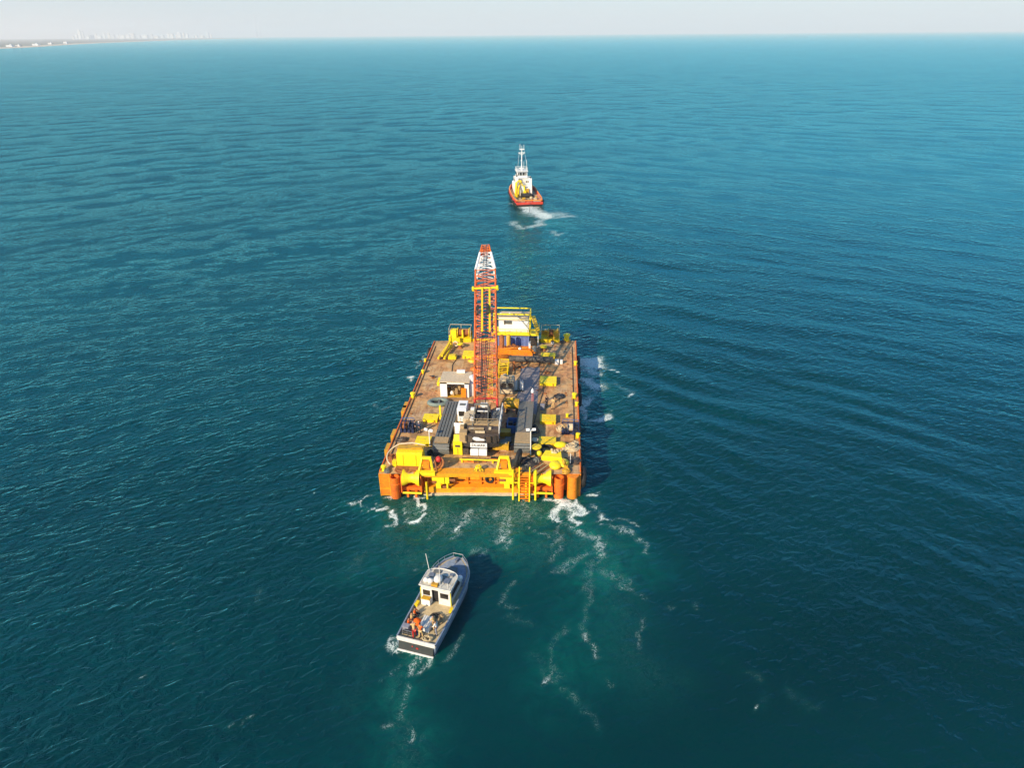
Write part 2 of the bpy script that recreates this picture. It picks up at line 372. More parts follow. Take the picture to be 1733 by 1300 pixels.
    FS = [  # starboard corner burst
        ([(940, 851), (985, 852)], 1.1, 1.05), ([(962, 852), (955, 872), (947, 890)], 1.3, .95), ([(975, 860), (1000, 868)], 1.6, .80),
        ([(985, 842), (1004, 862), (1009, 872), (992, 880), (990, 895)], .55, 1.0), ([(960, 893), (975, 905), (988, 915), (995, 930), (1012, 945)], 1.1, .70),
        ([(945, 880), (925, 884), (915, 886)], .6, .62), ([(948, 897), (928, 908), (915, 918), (912, 925)], .7, .62), ([(925, 920), (930, 935), (928, 945)], .7, .6),
        ([(1018, 850), (1035, 868), (1048, 878), (1072, 888)], .5, .78), ([(1047, 878)], 1.0, .95), ([(1035, 890), (1062, 912), (1088, 945)], .7, .68), ([(1010, 960), (1040, 975), (1070, 995), (1085, 1012)], .7, .6),
        ([(985, 945), (960, 958), (940, 965)], .8, .6), ([(1000, 850), (1020, 930), (1040, 990)], 5, .42), ([(975, 870)], 5.0, .50),
        # port corner swirls
        ([(603, 856), (609, 849), (622, 846), (650, 842)], .5, .80), ([(606, 855), (612, 849)], .6, .95), ([(618, 848), (623, 858), (620, 862)], .35, .75), ([(608, 868), (620, 872), (628, 868), (640, 869)], .5, .85), ([(628, 868), (636, 867), (641, 870)], .6, 1.0),
        ([(636, 862), (645, 857), (652, 861)], .35, .75), ([(648, 872), (653, 880), (655, 888), (662, 890)], .6, 1.0), ([(640, 893), (655, 892)], .6, .8),
        ([(697, 845), (710, 852), (718, 862), (714, 874), (700, 880), (692, 883)], .42, 1.05), ([(692, 883), (680, 878), (677, 868)], .35, .7), ([(675, 860), (690, 857), (703, 853)], .4, .65), ([(660, 846), (672, 848), (680, 846)], .6, .9),
        # astern of the barge
        ([(748, 870), (742, 885), (733, 897), (722, 910)], .8, .62), ([(788, 862), (780, 880), (773, 898), (762, 912)], .8, .68), ([(772, 896)], .7, .9), ([(784, 880), (778, 884)], .6, .82),
        ([(838, 868), (845, 885), (841, 900), (848, 912), (857, 922)], .6, .68), ([(845, 903)], .6, .82), ([(835, 920), (820, 932), (818, 940)], .7, .62), ([(812, 846), (806, 862)], .6, .6), ([(872, 845), (885, 865), (893, 876)], .5, .70), ([(880, 890), (895, 905), (903, 912)], .5, .66), ([(860, 845), (862, 870)], .5, .5),
        ([(700, 870), (760, 880), (830, 875), (900, 870)], 5.5, .56), ([(640, 900), (700, 930), (800, 920), (900, 930), (1000, 920)], 5, .44), ([(690, 900), (700, 950)], 3, .36),
        # faint lace drifting astern to the right
        ([(1012, 935), (992, 965), (985, 985), (988, 1038), (1000, 1065), (1018, 1095)], 1.1, .53), ([(958, 1065), (948, 1092), (955, 1120), (954, 1146), (950, 1169), (985, 1200), (1012, 1242)], .9, .52), ([(892, 985), (885, 1005), (877, 1027)], .9, .58),
        ([(950, 1150), (951, 1172)], .6, .72), ([(1000, 1062), (1015, 1095)], .5, .70), ([(870, 1045), (895, 1055)], .8, .5), ([(905, 1120), (960, 1150)], 1.4, .46), ([(1080, 1050), (1095, 1090)], .8, .56), ([(1035, 1160), (1045, 1185)], .6, .6), ([(1000, 950), (1060, 1050), (1100, 1150)], 5, .40),
        # pilot boat
        ([(668, 1100), (655, 1096), (650, 1105)], .6, .78), ([(672, 1108), (688, 1116), (694, 1135), (702, 1150)], .7, .70), ([(716, 1112), (716, 1140)], .6, .70), ([(745, 1105), (752, 1085), (765, 1068)], .6, .62), ([(702, 1170), (690, 1185), (678, 1205), (658, 1205)], .6, .62), ([(662, 1135), (650, 1148)], .7, .6),
        ([(700, 1225), (702, 1245)], .8, .66), ([(690, 960), (720, 955), (745, 935)], .6, .56), ([(602, 930), (615, 925), (610, 980)], 1.3, .46), ([(600, 900), (640, 930)], 2.0, .40), ([(690, 1130), (680, 1200), (690, 1290)], 2.6, .42), ([(620, 1060), (580, 1200)], 3, .38),
        # along the starboard side of the barge
        ([(986, 612), (1012, 613)], 3.0, 1.0), ([(990, 625), (1003, 632)], 2.4, .92), ([(986, 650), (1000, 660)], 2.2, .95), ([(988, 640), (1030, 655), (1060, 665)], 1.5, .60), ([(1037, 623), (1052, 632)], .45, 1.1), ([(1052, 632), (1070, 642)], .4, .7), ([(1060, 667), (1066, 668)], .45, 1.15), ([(985, 672), (1010, 700), (1035, 702)], 1.1, .95), ([(1030, 699)], .9, .95),
        ([(1002, 690), (998, 712)], .5, .62), ([(1000, 620), (1040, 615)], 2, .5), ([(1110, 840), (1060, 760), (1040, 720)], 1.4, .40), ([(1000, 826), (1010, 828)], .7, .85), ([(990, 700), (1000, 760)], 3, .42),
        # port side
        ([(716, 603), (705, 610), (700, 622)], .7, .72), ([(688, 645), (696, 644)], .55, 1.1), ([(682, 640), (690, 650)], .8, .6), ([(655, 672), (650, 685), (660, 690), (675, 680), (678, 672)], .5, .62), ([(686, 665), (665, 670)], .6, .5), ([(722, 596), (712, 604)], .8, .7),
        # tug wash
        ([(886, 351), (905, 362), (925, 371), (940, 370), (962, 366)], 3.4, .80), ([(890, 350), (900, 356), (912, 362), (925, 368)], 4.0, .98), ([(885, 352), (912, 352), (918, 358)], 2.6, .78), ([(930, 371), (910, 381), (885, 387), (870, 380), (867, 374)], 3.0, .76), ([(900, 362), (945, 362)], 7.0, .74), ([(895, 372), (880, 420), (872, 470)], 6, .40), ([(866, 344), (876, 347)], 1.5, .95), ([(928, 388), (945, 399), (955, 395)], 1.8, .72), ([(875, 398), (882, 400)], 1.5, .7), ([(888, 425)], 1.0, .8), ([(897, 451)], .8, .7), ([(870, 350), (955, 350)], 4.0, .42), ([(890, 395), (930, 395), (940, 410)], 6, .46),
        ([(900, 470), (940, 470)], 5, .36), ([(864, 322), (866, 338)], 1.0, .6)]
    for p_, r_, d_ in FS: stroke(fo, p_, r_, d_)
    # scattered small whitecaps and floating specks
    for px, py, r_, d_ in ((535, 832, .5, .9), (307, 1065, .4, .7), (292, 1098, .9, .48), (300, 1115, 1.0, .46), (226, 1168, .5, .8), (388, 1228, .5, .62), (405, 1231, .4, .6), (470, 1070, .5, .7), (452, 1010, .9, .56), (305, 1257, .8, .6), (1358, 1180, 1.0, .46), (1290, 1198, 1.3, .46), (1270, 1210, .5, .8), (1265, 1150, 1.0, .5), (410, 1212, .5, .7), (1180, 1020, .8, .6), (1150, 1030, .8, .55)):
        stroke(fo, [(px, py)], r_, d_)
    for p_, r_, d_ in [([(700, 865), (960, 870)], 6.5, .55), ([(800, 905), (860, 910)], 5, .75), ([(965, 870), (985, 920), (1010, 960)], 4.0, .95), ([(1010, 960), (990, 1050), (960, 1150)], 4.5, .42), ([(615, 870), (655, 890)], 2.5, .6), ([(690, 1110), (690, 1180)], 2.2, .65),
                       ([(690, 1180), (680, 1290)], 3, .4), ([(740, 930), (640, 960)], 4, .38), ([(905, 370), (930, 380)], 8, .8), ([(910, 400), (900, 450)], 9, .38), ([(995, 615), (1010, 700)], 4, .5), ([(1040, 900), (1090, 960)], 2.5, .5)]:
        stroke(ae, p_, r_, d_)
    foam[sel] = fo; aer[sel] = ae
    # raised lips where the foam churns
    Z += .10 * np.clip(foam, 0, 1) * np.sin(X * 3.1 + np.sin(Y * 2.0) * 1.5) * np.sin(Y * 2.7 + X)
    verts = np.stack([X, Y, Z], -1).reshape(-1, 3).astype(np.float32)
    i = np.arange(nr - 1)[:, None] * na; j = np.arange(na)[None, :]; jn = (j + 1) % na
    quads = np.stack([i + j, i + jn, i + na + jn, i + na + j], -1).reshape(-1, 4)
    nv = len(verts)
    verts = np.vstack([verts, np.array([[0, 0, 0]], np.float32)])
    me = bpy.data.meshes.new('sea')
    tris = np.stack([np.full(na, nv), jn[0], j[0]], -1)
    nq, ntr = len(quads), len(tris)
    me.vertices.add(len(verts)); me.vertices.foreach_set('co', verts.ravel())
    me.loops.add(nq * 4 + ntr * 3); me.loops.foreach_set('vertex_index', np.concatenate([quads.ravel(), tris.ravel()]).astype(np.int32))
    me.polygons.add(nq + ntr)
    me.polygons.foreach_set('loop_start', np.concatenate([np.arange(nq) * 4, nq * 4 + np.arange(ntr) * 3]).astype(np.int32))
    me.polygons.foreach_set('loop_total', np.concatenate([np.full(nq, 4), np.full(ntr, 3)]).astype(np.int32))
    me.polygons.foreach_set('use_smooth', np.ones(nq + ntr, bool))
    me.update(calc_edges=True)
    for nm, arr in (('foam', foam), ('aerated', aer), ('lee', np.clip(lee + near_b, 0, 1))):
        at = me.attributes.new(nm, 'FLOAT', 'POINT'); at.data.foreach_set('value', np.append(arr.ravel(), 0).astype(np.float32))
    o = bpy.data.objects.new('sea', me); col.objects.link(o); o['kind'] = 'structure'; o['label'] = 'deep teal rippled open sea'
    # material
    m, t, b = nodes('sea_water')
    tc = N(t, 'TexCoord').outputs['Object']
    def aniso(rz, sx, sy, scale, det=3.0, dist=.3, rough=.55):
        m0 = N(t, 'Mapping'); m0.inputs['Rotation'].default_value = (0, 0, -rz); mp = N(t, 'Mapping'); mp.inputs['Scale'].default_value = (sx, sy, 1)
        L(t, tc, m0.inputs[0]); L(t, m0.outputs[0], mp.inputs[0])
        n = N(t, 'TexNoise', i_Scale=scale, i_Detail=det, i_Roughness=rough, i_Distortion=dist); L(t, mp.outputs[0], n.inputs[0]); return n.outputs[0]
    aL = N(t, 'Attribute', attribute_name='lee').outputs['Fac']
    chopw = math_(t, 'SUBTRACT', 1.0, math_(t, 'MULTIPLY', aL, .58))
    h1 = math_(t, 'MULTIPLY', aniso(R(33), .50, 1, 1.3, 3.0, .6), math_(t, 'MULTIPLY', chopw, .38))
    h2 = math_(t, 'MULTIPLY', aniso(R(12), .45, 1, 2.1, 3.0), math_(t, 'MULTIPLY', chopw, .09))
    h3 = math_(t, 'MULTIPLY', aniso(R(-42), .4, 1, 1.1, 3.0), .045)
    h4 = math_(t, 'MULTIPLY', aniso(R(-25), .5, 1, .28, 3.0), .30)
    hh = math_(t, 'ADD', math_(t, 'ADD', h1, h2), math_(t, 'ADD', h3, h4))
    bp = N(t, 'Bump', i_Strength=1.0, i_Distance=1.0); L(t, hh, bp.inputs['Height'])
    # large soft patches of water colour, wind lanes in the gloss
    big = aniso(R(20), .5, 1, .012, 4.0, .8)
    body = mixc(t, ramp(t, big, [(.35, (0, 0, 0)), (.65, (1, 1, 1))]), (.0001, .021, .020), (.0001, .038, .039))
    aA = N(t, 'Attribute', attribute_name='aerated').outputs['Fac']
    an = aniso(0, 1, 1, .5, 5.0, 1.2)
    af = math_(t, 'MULTIPLY', aA, ramp(t, an, [(.3, (.25, .25, .25)), (.7, (1, 1, 1))]), clamp=True)
    body = mixc(t, af, body, (.001, .115, .084))
    aF = N(t, 'Attribute', attribute_name='foam').outputs['Fac']
    w1 = aniso(0, 1, 1, 1.15, 7.0, 2.4, .64)
    ridge = math_(t, 'SUBTRACT', 1.0, math_(t, 'MULTIPLY', math_(t, 'ABSOLUTE', math_(t, 'SUBTRACT', w1, .5)), 11.0), clamp=True)
    w2 = aniso(0, 1, 1, 2.6, 6.0, 1.0, .7)
    ridge2 = math_(t, 'SUBTRACT', 1.0, math_(t, 'MULTIPLY', math_(t, 'ABSOLUTE', math_(t, 'SUBTRACT', w2, .5)), 10.0), clamp=True)
    val = math_(t, 'ADD', math_(t, 'ADD', aF, math_(t, 'MULTIPLY', ridge, .40)), math_(t, 'ADD', math_(t, 'MULTIPLY', ridge2, .22), math_(t, 'MULTIPLY', w2, .25)))
    ff = N(t, 'MapRange', i_From_Min=.98, i_From_Max=1.38); ff.interpolation_type = 'SMOOTHSTEP'; L(t, val, ff.inputs[0])
    ffo = math_(t, 'MULTIPLY', ff.outputs[0], math_(t, 'GREATER_THAN', aF, .04))
    opa = ramp(t, aF, [(.30, (.12, .12, .12)), (.56, (.32, .32, .32)), (.68, (.62, .62, .62)), (.82, (1, 1, 1))])
    ffo = math_(t, 'MULTIPLY', ffo, opa)
    body = mixc(t, math_(t, 'MULTIPLY', math_(t, 'MULTIPLY', math_(t, 'POWER', aF, 2.2), .42), ramp(t, w1, [(.35, (.15, .15, .15)), (.62, (1, 1, 1))]), clamp=True), body, (.04, .27, .22))
    c = mixc(t, math_(t, 'MULTIPLY', ffo, .95), body, (.72, .80, .74))
    gl = ramp(t, aniso(R(25), .35, 1, .03, 3.0, .6), [(.35, (.04, .04, .04)), (.65, (.09, .09, .09))])
    t.nodes.remove(b); out = [n for n in t.nodes if n.type == 'OUTPUT_MATERIAL'][0]
    df = N(t, 'BsdfDiffuse'); L(t, c, df.inputs[0]); L(t, bp.outputs[0], df.inputs['Normal'])
    gs = N(t, 'BsdfGlossy'); gs.inputs[0].default_value = (.23, .83, .92, 1); L(t, gl, gs.inputs['Roughness']); L(t, bp.outputs[0], gs.inputs['Normal'])
    fr = N(t, 'Fresnel', i_IOR=1.5); L(t, bp.outputs[0], fr.inputs['Normal'])
    ms = N(t, 'MixShader'); L(t, math_(t, 'MULTIPLY', math_(t, 'MULTIPLY', fr.outputs[0], 1.0), math_(t, 'SUBTRACT', 1.0, ffo), clamp=True), ms.inputs[0]); L(t, df.outputs[0], ms.inputs[1]); L(t, gs.outputs[0], ms.inputs[2])
    L(t, ms.outputs[0], out.inputs['Surface'])
    me.materials.append(m)
sea()
#ENDSEA

M['orange_yellow'] = paint('orange_yellow_paint', (.90, .36, .012), .5, wear=.4, wearc=(.72, .16, .012), var=.2)
# ------------------------------------------------------------------ far coast, town, chimneys
def coast():
    pts = [(-30, 83), (0, 82), (50, 80), (100, 76.5), (150, 73.5), (200, 71.2), (250, 69.3), (300, 67.3), (350, 65.8), (400, 64.6), (455, 63.4)]
    shore = [P(*p) for p in pts]
    def strip(name, off0, off1, z0, z1, mat, label, kind='structure', n=14, rough=0):
        vs_, fs = [], []; m_ = []
        # resample the shore line
        for (a, b) in zip(shore[:-1], shore[1:]):
            for k in range(n): m_.append((a[0] + (b[0] - a[0]) * k / n, a[1] + (b[1] - a[1]) * k / n))
        m_.append(shore[-1]); rows = 6
        for i, (x, y) in enumerate(m_):
            r_ = math.hypot(x, y); ux, uy = -.93, .36                # inland direction
            for j in range(rows + 1):
                t_ = j / rows; o_ = off0 + (off1 - off0) * t_
                o2 = o_ * (r_ / 6000 if off1 > 400 else 1)
                z = z0 + (z1 - z0) * math.sin(t_ * math.pi * .5) + (rough * random.uniform(-1, 1) * t_)
                vs_.append((x + ux * o2, y + uy * o2, z))
        for i in range(len(m_) - 1):
            for j in range(rows):
                a = i * (rows + 1) + j; fs.append((a, a + rows + 1, a + rows + 2, a + 1))
        nb = len(vs_)
        mb = MB(); mb.add(vs_, fs); o = mb.build(name, mat, smooth=True); o['kind'] = kind; o['label'] = label; return o
    sand = paint('beach_sand', (.62, .50, .36), .9, wear=.1, wearc=(.4, .32, .22), scale=.004)
    scrub = paint('coastal_scrub', (.20, .20, .15), .9, wear=.4, wearc=(.25, .20, .14), scale=.004, var=.3)
    strip('beach', 0, 190, -.5, 2.5, sand, 'pale sandy beach along the far shore')
    strip('coast_land', 150, 9000, 1.5, 26, scrub, 'low scrubby coast fading into haze', rough=5)
    pale = paint('pale_render', (.88, .86, .82), .8, wear=.1, wearc=(.5, .45, .4), scale=.02)
    warm = paint('warm_render', (.80, .72, .62), .8, wear=.1, wearc=(.5, .4, .3), scale=.02)
    greyb = paint('grey_render', (.62, .63, .65), .8, wear=.1, wearc=(.3, .3, .3), scale=.02)
    win = paint('far_window_band', (.40, .43, .47), .3, wear=.05)
    # (photo x, ground photo y, width px, height px, look)
    spec = [(125, 66.5, 3, 5, 1), (131, 66.5, 3, 8, 0), (137, 66.2, 4.2, 14, 0), (142, 66.0, 3.2, 12, 2), (150, 66.2, 4, 5, 0), (157, 66, 5, 6, 2), (164, 66, 3, 8, 1), (170, 66, 6, 5, 0),
            (178, 65.5, 3, 9, 0), (186, 65.5, 3.4, 9, 1), (193, 65.5, 4, 6, 2), (201, 65, 3, 7, 0), (209, 65, 8, 5.5, 0), (218, 64.8, 7, 6, 0), (226, 64.6, 7, 8, 1), (237, 64.3, 4, 5, 2), (247, 64.2, 8, 5.5, 0), (258, 64, 4, 7, 2), (266, 64, 7, 4, 1),
            (276, 63.6, 5, 5, 2), (286, 63.5, 4, 8, 0), (292, 63.4, 6, 7, 0), (300, 63.3, 3, 6, 1), (305, 63.2, 6, 9, 0), (312, 63.2, 3, 8, 1), (318, 63.1, 4, 7, 0), (327, 63, 5, 4, 2), (333, 62.9, 4, 5, 0), (343, 62.8, 6, 4, 1), (353, 62.6, 4, 9, 2), (358, 62.5, 3, 6, 1),
            (18, 79.2, 9, 2.2, 0), (32, 79, 7, 2.0, 1), (62, 77, 9, 2.2, 0), (86, 75, 6, 2, 1), (112, 73.4, 6, 2, 0)]
    names = {0: 'white', 1: 'sand coloured', 2: 'grey'}
    def where(x):
        return ('at the far left end of the town' if x < 145 else 'in the left part of the town' if x < 200 else 'in the middle of the town' if x < 262 else 'in the right part of the town' if x < 322 else 'at the right end of the town')
    for i, (px, py, wpx, hpx, k) in enumerate(spec):
        hz = 56.8 + .0079 * (CX - px); d_ = max(py - hz, 3.4)
        x, y = P(px, hz + d_); dist = math.hypot(x, y); s_ = dist / 1300.0; wd, ht = wpx * s_, hpx * s_ * .95
        low = i >= 31
        lab = ('long low %s building behind the beach near the left edge' % names[k]) if low else '%s %s block %s on the hazy shore' % ('tall' if hpx >= 8 else 'low' if hpx <= 5 else 'mid height', names[k], where(px))
        if px == 137: lab = 'tallest white tower block at the left end of the hazy town'
        t = thing('beach_building' if low else 'apartment_building', (x, y, 0), lab, 'building', 'buildings behind the beach' if low else 'buildings of the far town', rz=math.atan2(-x, y) - R(40))
        b = MB(); b.box(0, 0, ht / 2, wd, wd * .6, ht); b.build('wall', (pale, warm, greyb)[k], t)
        b = MB(); b.box(0, 0, ht + 1.2, wd * 1.04, wd * .64, 2.4); b.box(wd * .15, 0, ht + 4.4, wd * .3, wd * .3, 4); b.build('roof', greyb if k != 2 else pale, t)
        b = MB(); nf = max(2, int(hpx / 1.7))
        for f_ in range(nf): b.box(0, -wd * .3 - .3, ht * (f_ + .5) / nf, wd * .86, .8, ht / nf * .3)
        b.build('window_bands', win, t)
    conc = paint('pale_concrete', (.72, .72, .74), .8, wear=.1, wearc=(.5, .5, .5), scale=.02)
    for px, hpx, lab in ((435.5, 33, 'taller left chimney of a faint pale pair beyond the town'), (442, 26, 'shorter right chimney of a faint pale pair beyond the town')):
        x, y = P(px, 63.4); dist = math.hypot(x, y, H); ht = hpx * dist / 1300
        t = thing('chimney_stack', (x, y, 0), lab, 'chimney', 'chimneys beyond the town')
        MB().lathe((0, 0, 0), [(ht * .045, 0), (ht * .03, ht * .5), (ht * .024, ht)], n=20).build('shaft', conc, t, smooth=True)
        MB().lathe((0, 0, ht), [(ht * .03, 0), (ht * .03, ht * .02), (ht * .02, ht * .02)], n=20).build('rim', conc, t)
coast()

# ------------------------------------------------------------------ the barge
def shear_y(x): return .055 * (x + 8.8)
XL, XR, YS, YF = -20.9, 3.3, 67.2, 107.0
def barge():
    t = thing('crane_barge', (0, 0, 0), 'broad flat orange and tan work barge carrying the crawler crane', 'barge')
    def yy(x, y): return y + shear_y(x)
    # hull: side shells and a stern with two projecting corners
    cw = 4.9
    def blk(b, x0, x1, y0, y1, z0, z1):
        vs_ = [(x, yy(x, y), z) for z in (z0, z1) for y in (y0, y1) for x in (x0, x1)]
        b.add(vs_, [(0, 2, 3, 1), (4, 5, 7, 6), (0, 1, 5, 4), (2, 6, 7, 3), (0, 4, 6, 2), (1, 3, 7, 5)])
    b = MB()
    blk(b, XL, XR, YS + 1.2, YF, -1.4, ZD - .02)
    blk(b, XL, XL + 1.5, YS, YS + 1.2, -1.2, ZD - .02); blk(b, XR - 1.5, XR, YS, YS + 1.2, -1.2, ZD - .02)
    b.build('hull', 'orange', t)
    b = MB(); blk(b, XL + .05, XR - .05, YS + .02, YF - .05, ZD - .018, ZD); b.build('deck', 'deck', t)
    # stern plating: ledge, top beam, ribs
    b = MB(); blk(b, XL + 5.2, XR - 5.4, YS + .10, YS + 1.198, -.6, .22); b.build('stern_ledge', 'cream', t)
    b = MB(); blk(b, XL + 5.25, XR - 5.45, YS + .33, YS + 1.197, .22, 1.0); b.build('stern_shelf', 'orange_yellow', t)
    b = MB(); blk(b, XL + 4.2, XR - 4.6, YS - .05, YS + 1.197, 2.75, ZD + .03); b.build('top_beam', 'orange_yellow', t)
    b = MB()
    for i in range(9):
        x = XL + 5.6 + i * 1.62; blk(b, x, x + .14, YS + .9, YS + 1.199, 1.0, 2.75)
    blk(b, XL + 5.2, XR - 5.4, YS + .95, YS + 1.2, 1.35, 1.5); b.build('stern_ribs', 'orange', t)
    # panels between ribs, fresher yellow orange
    b = MB()
    for i in range(8):
        x = XL + 5.74 + i * 1.62; blk(b, x + .1, x + 1.36, YS + 1.12, YS + 1.196, 1.6, 2.7)
    b.build('stern_panels', 'orange_yellow', t)
    for sx in (-1, 1):
        xo = XL + 1.9 if sx < 0 else XR - 2.6
        b = MB(); x = xo; y = yy(x, YS) - .1
        b.lathe((x, y, -1.2), [(.58, 0), (.58, 2.9), (.65, 2.95), (.65, 3.2), (.58, 3.25), (.58, 4.05), (.44, 4.05), (.42, 3.4), (0, 3.4)], n=24); b.build('spud_tube', 'orange_red', t, smooth=True)
        xs = XL + 3.9 if sx < 0 else XR - 4.6; y = yy(xs, YS) + .2
        b = MB()          # hour-glass fairlead roller in a cradle
        prof = [(1.02, -1.05), (.98, -.85), (.70, -.4), (.60, 0), (.70, .4), (.98, .85), (1.02, 1.05)]
        b.lathe((xs, y, 2.5), prof, axis=(1, 0, 0), n=24); b.build('fairlead_roller', 'yellow_clean', t, smooth=True)
        b = MB()
        for q in (-1.2, 1.2): b.box(xs + q, y, 1.9, .12, 1.3, 2.4)
        b.box(xs, y + .3, .9, 2.6, .8, .5); b.box(xs - .5, y - .2, .45, .25, .9, .8); b.box(xs + .5, y - .2, .45, .25, .9, .8)
        b.build('fairlead_cradle', 'orange_red', t)
        b = MB(); b.box(xs, y + .9, 1.5, 2.3, .1, 1.6); b.build('recess', 'red', t)
        b = MB(); b.tube((xs - 1.0, y - .9, .9), (xs + 1.3, y - .9, .9), .14); b.tube((xs + 1.9 * sx * -1, y - .7, -.2), (xs + 1.9 * sx * -1, y - .7, 2.4), .13)
        b.build('cross_pipe', 'yellow', t)
    x = XR - .95; b = MB(); b.lathe((x, yy(x, YS) - .1, .2), [(.62, -1.4), (.64, 0), (.64, 2.7), (.72, 2.75), (.72, 2.95), (0, 2.95)], n=24); b.build('corner_post', 'orange', t, smooth=True)
    b = MB(); blk(b, XL + .02, XL + .12, YS - .05, YS, -.6, 3.1); blk(b, XL + 1.2, XL + 1.32, YS - .08, YS, -.6, 3.1); blk(b, XL + .02, XL + 1.5, YS - .1, YS, 1.0, 1.15); blk(b, XR - 1.45, XR - 1.3, YS - .08, YS, -.6, 3.1); b.build('corner_stiffener', 'orange_yellow', t)
    b = MB()                                                     # plates and lugs welded on the stern face under the brackets
    for px, w_ in ((742, 1.5), (757, .5), (858, 1.7), (876, .6)):
        x = P(px, 815, 2.0)[0]; b.box(x, yy(x, YS) + .05, 2.2, w_, .12, .9); b.box(x, yy(x, YS) + .02, 1.5, w_ * .4, .16, .8)
    b.build('bracket_plate', 'yellow_clean', t)
    b = MB()
    for px, z, w_ in ((735, 2.0, .5), (752, 1.3, .4), (766, 2.3, .7), (850, 2.3, .8), (872, 2.1, .45), (905, 1.6, .5)):
        x = P(px, 815, 2.0)[0]; b.box(x, yy(x, YS) - .02, z, w_, .1, .35)
    b.build('rust_patch', 'rust', t)
    # side rubbing strakes and edge angle
    b = MB()
    for x0, x1 in ((XL - .16, XL), (XR, XR + .16)):
        blk(b, x0, x1, YS + .8, YF - 1, 2.55, 2.85); blk(b, x0, x1, YS + .8, YF - 1, .5, .75)
    b.build('rubbing_strake', 'rust', t)
    b = MB()
    for x0 in (XL, XR - .12): blk(b, x0, x0 + .12, YS + .5, YF - .3, ZD + .002, ZD + .16)
    b.build('deck_edge', 'orange_red', t)
    b = MB()          # port side fender boxes
    for y in (72.5, 76, 82.5, 83.6): blk(b, XL - .55, XL - .01, y, y + 1.7, 1.4, ZD - .05)
    b.build('side_fender_box', 'ochre', t)
    # stern ladder
    lx = (P(888, 800, ZD)[0]); ly = yy(lx, YS) - .25
    b = MB()
    for q in (-.62, .62): b.bar((lx + q, ly - .75, -.7), (lx + q, ly + .1, ZD + 1.1), .14, .22)
    b.build('ladder_rails', 'yellow_clean', t)
    b = MB()
    for k in range(11): z = -.5 + k * .36; b.box(lx, ly - .75 + .85 * (z + .7) / 5.0, z, 1.1, .26, .05)
    b.build('ladder_steps', 'orange', t)
    b = MB()
    for q in (-1.35, 1.35): b.tube((lx + q, ly - .45, -.8), (lx + q, ly - .25, ZD + .9), .13)
    b.bar((lx - 1.35, ly - .3, 2.3), (lx - .62, ly - .3, 2.3), .1); b.bar((lx + 1.35, ly - .3, 2.3), (lx + .62, ly - .3, 2.3), .1)
    b.build('guide_post', 'yellow_clean', t)
    # bow end bulwark
    b = MB(); blk(b, XL + 3.5, XR - 3.5, YF - .3, YF - .05, ZD + .001, ZD + .45); b.build('bow_sill', 'yellow', t)
    # small deck fittings: pad eyes, weld scars, pipes along the deck
    b = MB()
    for i in range(70):
        x = random.uniform(XL + .8, XR - .8); y = random.uniform(YS + 1.2, YF - 1)
        if random.random() < .5: b.box(x, yy(x, y), ZD + .05, random.uniform(.1, .5), random.uniform(.1, .35), .1, rz=random.uniform(0, 3))
        else: b.torus((x, yy(x, y), ZD + .06), .14, .04, n=8, m=5)
    b.build('pad_eyes', 'rust', t)['kind'] = 'stuff'
    b = MB()
    for x, y0, y1, r_ in ((-20.3, 70, 104, .05), (2.6, 70, 105, .05)): b.tube((x, y0, ZD + .08), (x, y1, ZD + .08), r_, n=6)
    b.path([(-16.5, 90, ZD + .05), (-16.1, 94, ZD + .05), (-16.4, 97, ZD + .05), (-15.9, 100.5, ZD + .05)], .05, 6)
    b.path([(-2.9, 78, ZD + .05), (-2.3, 84, ZD + .05), (-1.8, 88.5, ZD + .05), (-2.0, 94, ZD + .05)], .05, 6)
    b.build('deck_hose', 'dark', t)
    b = MB(); x0 = P(778, 782, ZD)[0]; x1 = P(862, 782, ZD)[0]; y = D(820, 783)[1]
    b.tube((x0, y, ZD + .35), (x1, y, ZD + .35), .11)
    for k in range(4): b.box(x0 + .3 + k * 1.9, y, ZD + .16, .18, .4, .3)
    b.build('deck_pipe', 'yellow', t)
    # thin grey sheet that paints the crane's shadow on the starboard midships
    b = MB(); a_, c_ = D(868, 700), D(915, 622)
    b.box((a_[0] + c_[0]) / 2 + .1, (a_[1] + c_[1]) / 2, ZD + .012, abs(c_[0] - a_[0]) - .4, abs(c_[1] - a_[1]), .02); b.build('deck_shade_sheet', paint('painted_shade_grey', (.27, .24, .235), .7, wear=.3, wearc=(.3, .17, .09)), t)
barge()

# tyres on the stern and the starboard side
def tyre_mb(r=.55, w_=.22): return MB().torus((0, 0, 0), r, w_, axis=(0, 1, 0), n=22, m=9)
def tyre(loc, label, r=.42, w_=.17, rot=(0, 0, 0), grp='tyre fenders on the barge'):
    o = tyre_mb(r, w_).build('tyre_fender', 'black', smooth=True); o.location = loc; o.rotation_euler = rot
    return tag(o, label, 'tyre', grp)
for px, lab in ((757, 'left of two small black tyres hung on the orange stern'), (827, 'right of two small black tyres hung on the orange stern')):
    x = P(px, 824, 1.6)[0]; tyre((x, YS + shear_y(x) + .98, 1.75), lab)
x = XR + .35
tyre((x, 69.2, 1.9), 'big black tyre hung at the starboard stern corner', .95, .36, (0, 0, R(90)))
for y, lab in ((88.5, 'black tyre on the starboard side nearest amidships'), (91.6, 'black tyre on the starboard side abreast the crossing pipe'), (97.5, 'black tyre on the starboard side second from the bow'), (101.5, 'black tyre on the starboard side closest to the bow')):
    tyre((x - .05, y, 2.1), lab, .75, .30, (0, 0, R(90)))
tyre((XL - .35, 103.2, 2.3), 'single black tyre on the port side near the bow', .7, .25, (0, 0, R(90)))
p = D(877, 789); tyre((p[0], p[1], ZD + 1.15), 'large dark tyre standing against the yellow frame on the stern', .95, .25, (R(8), 0, R(78)))
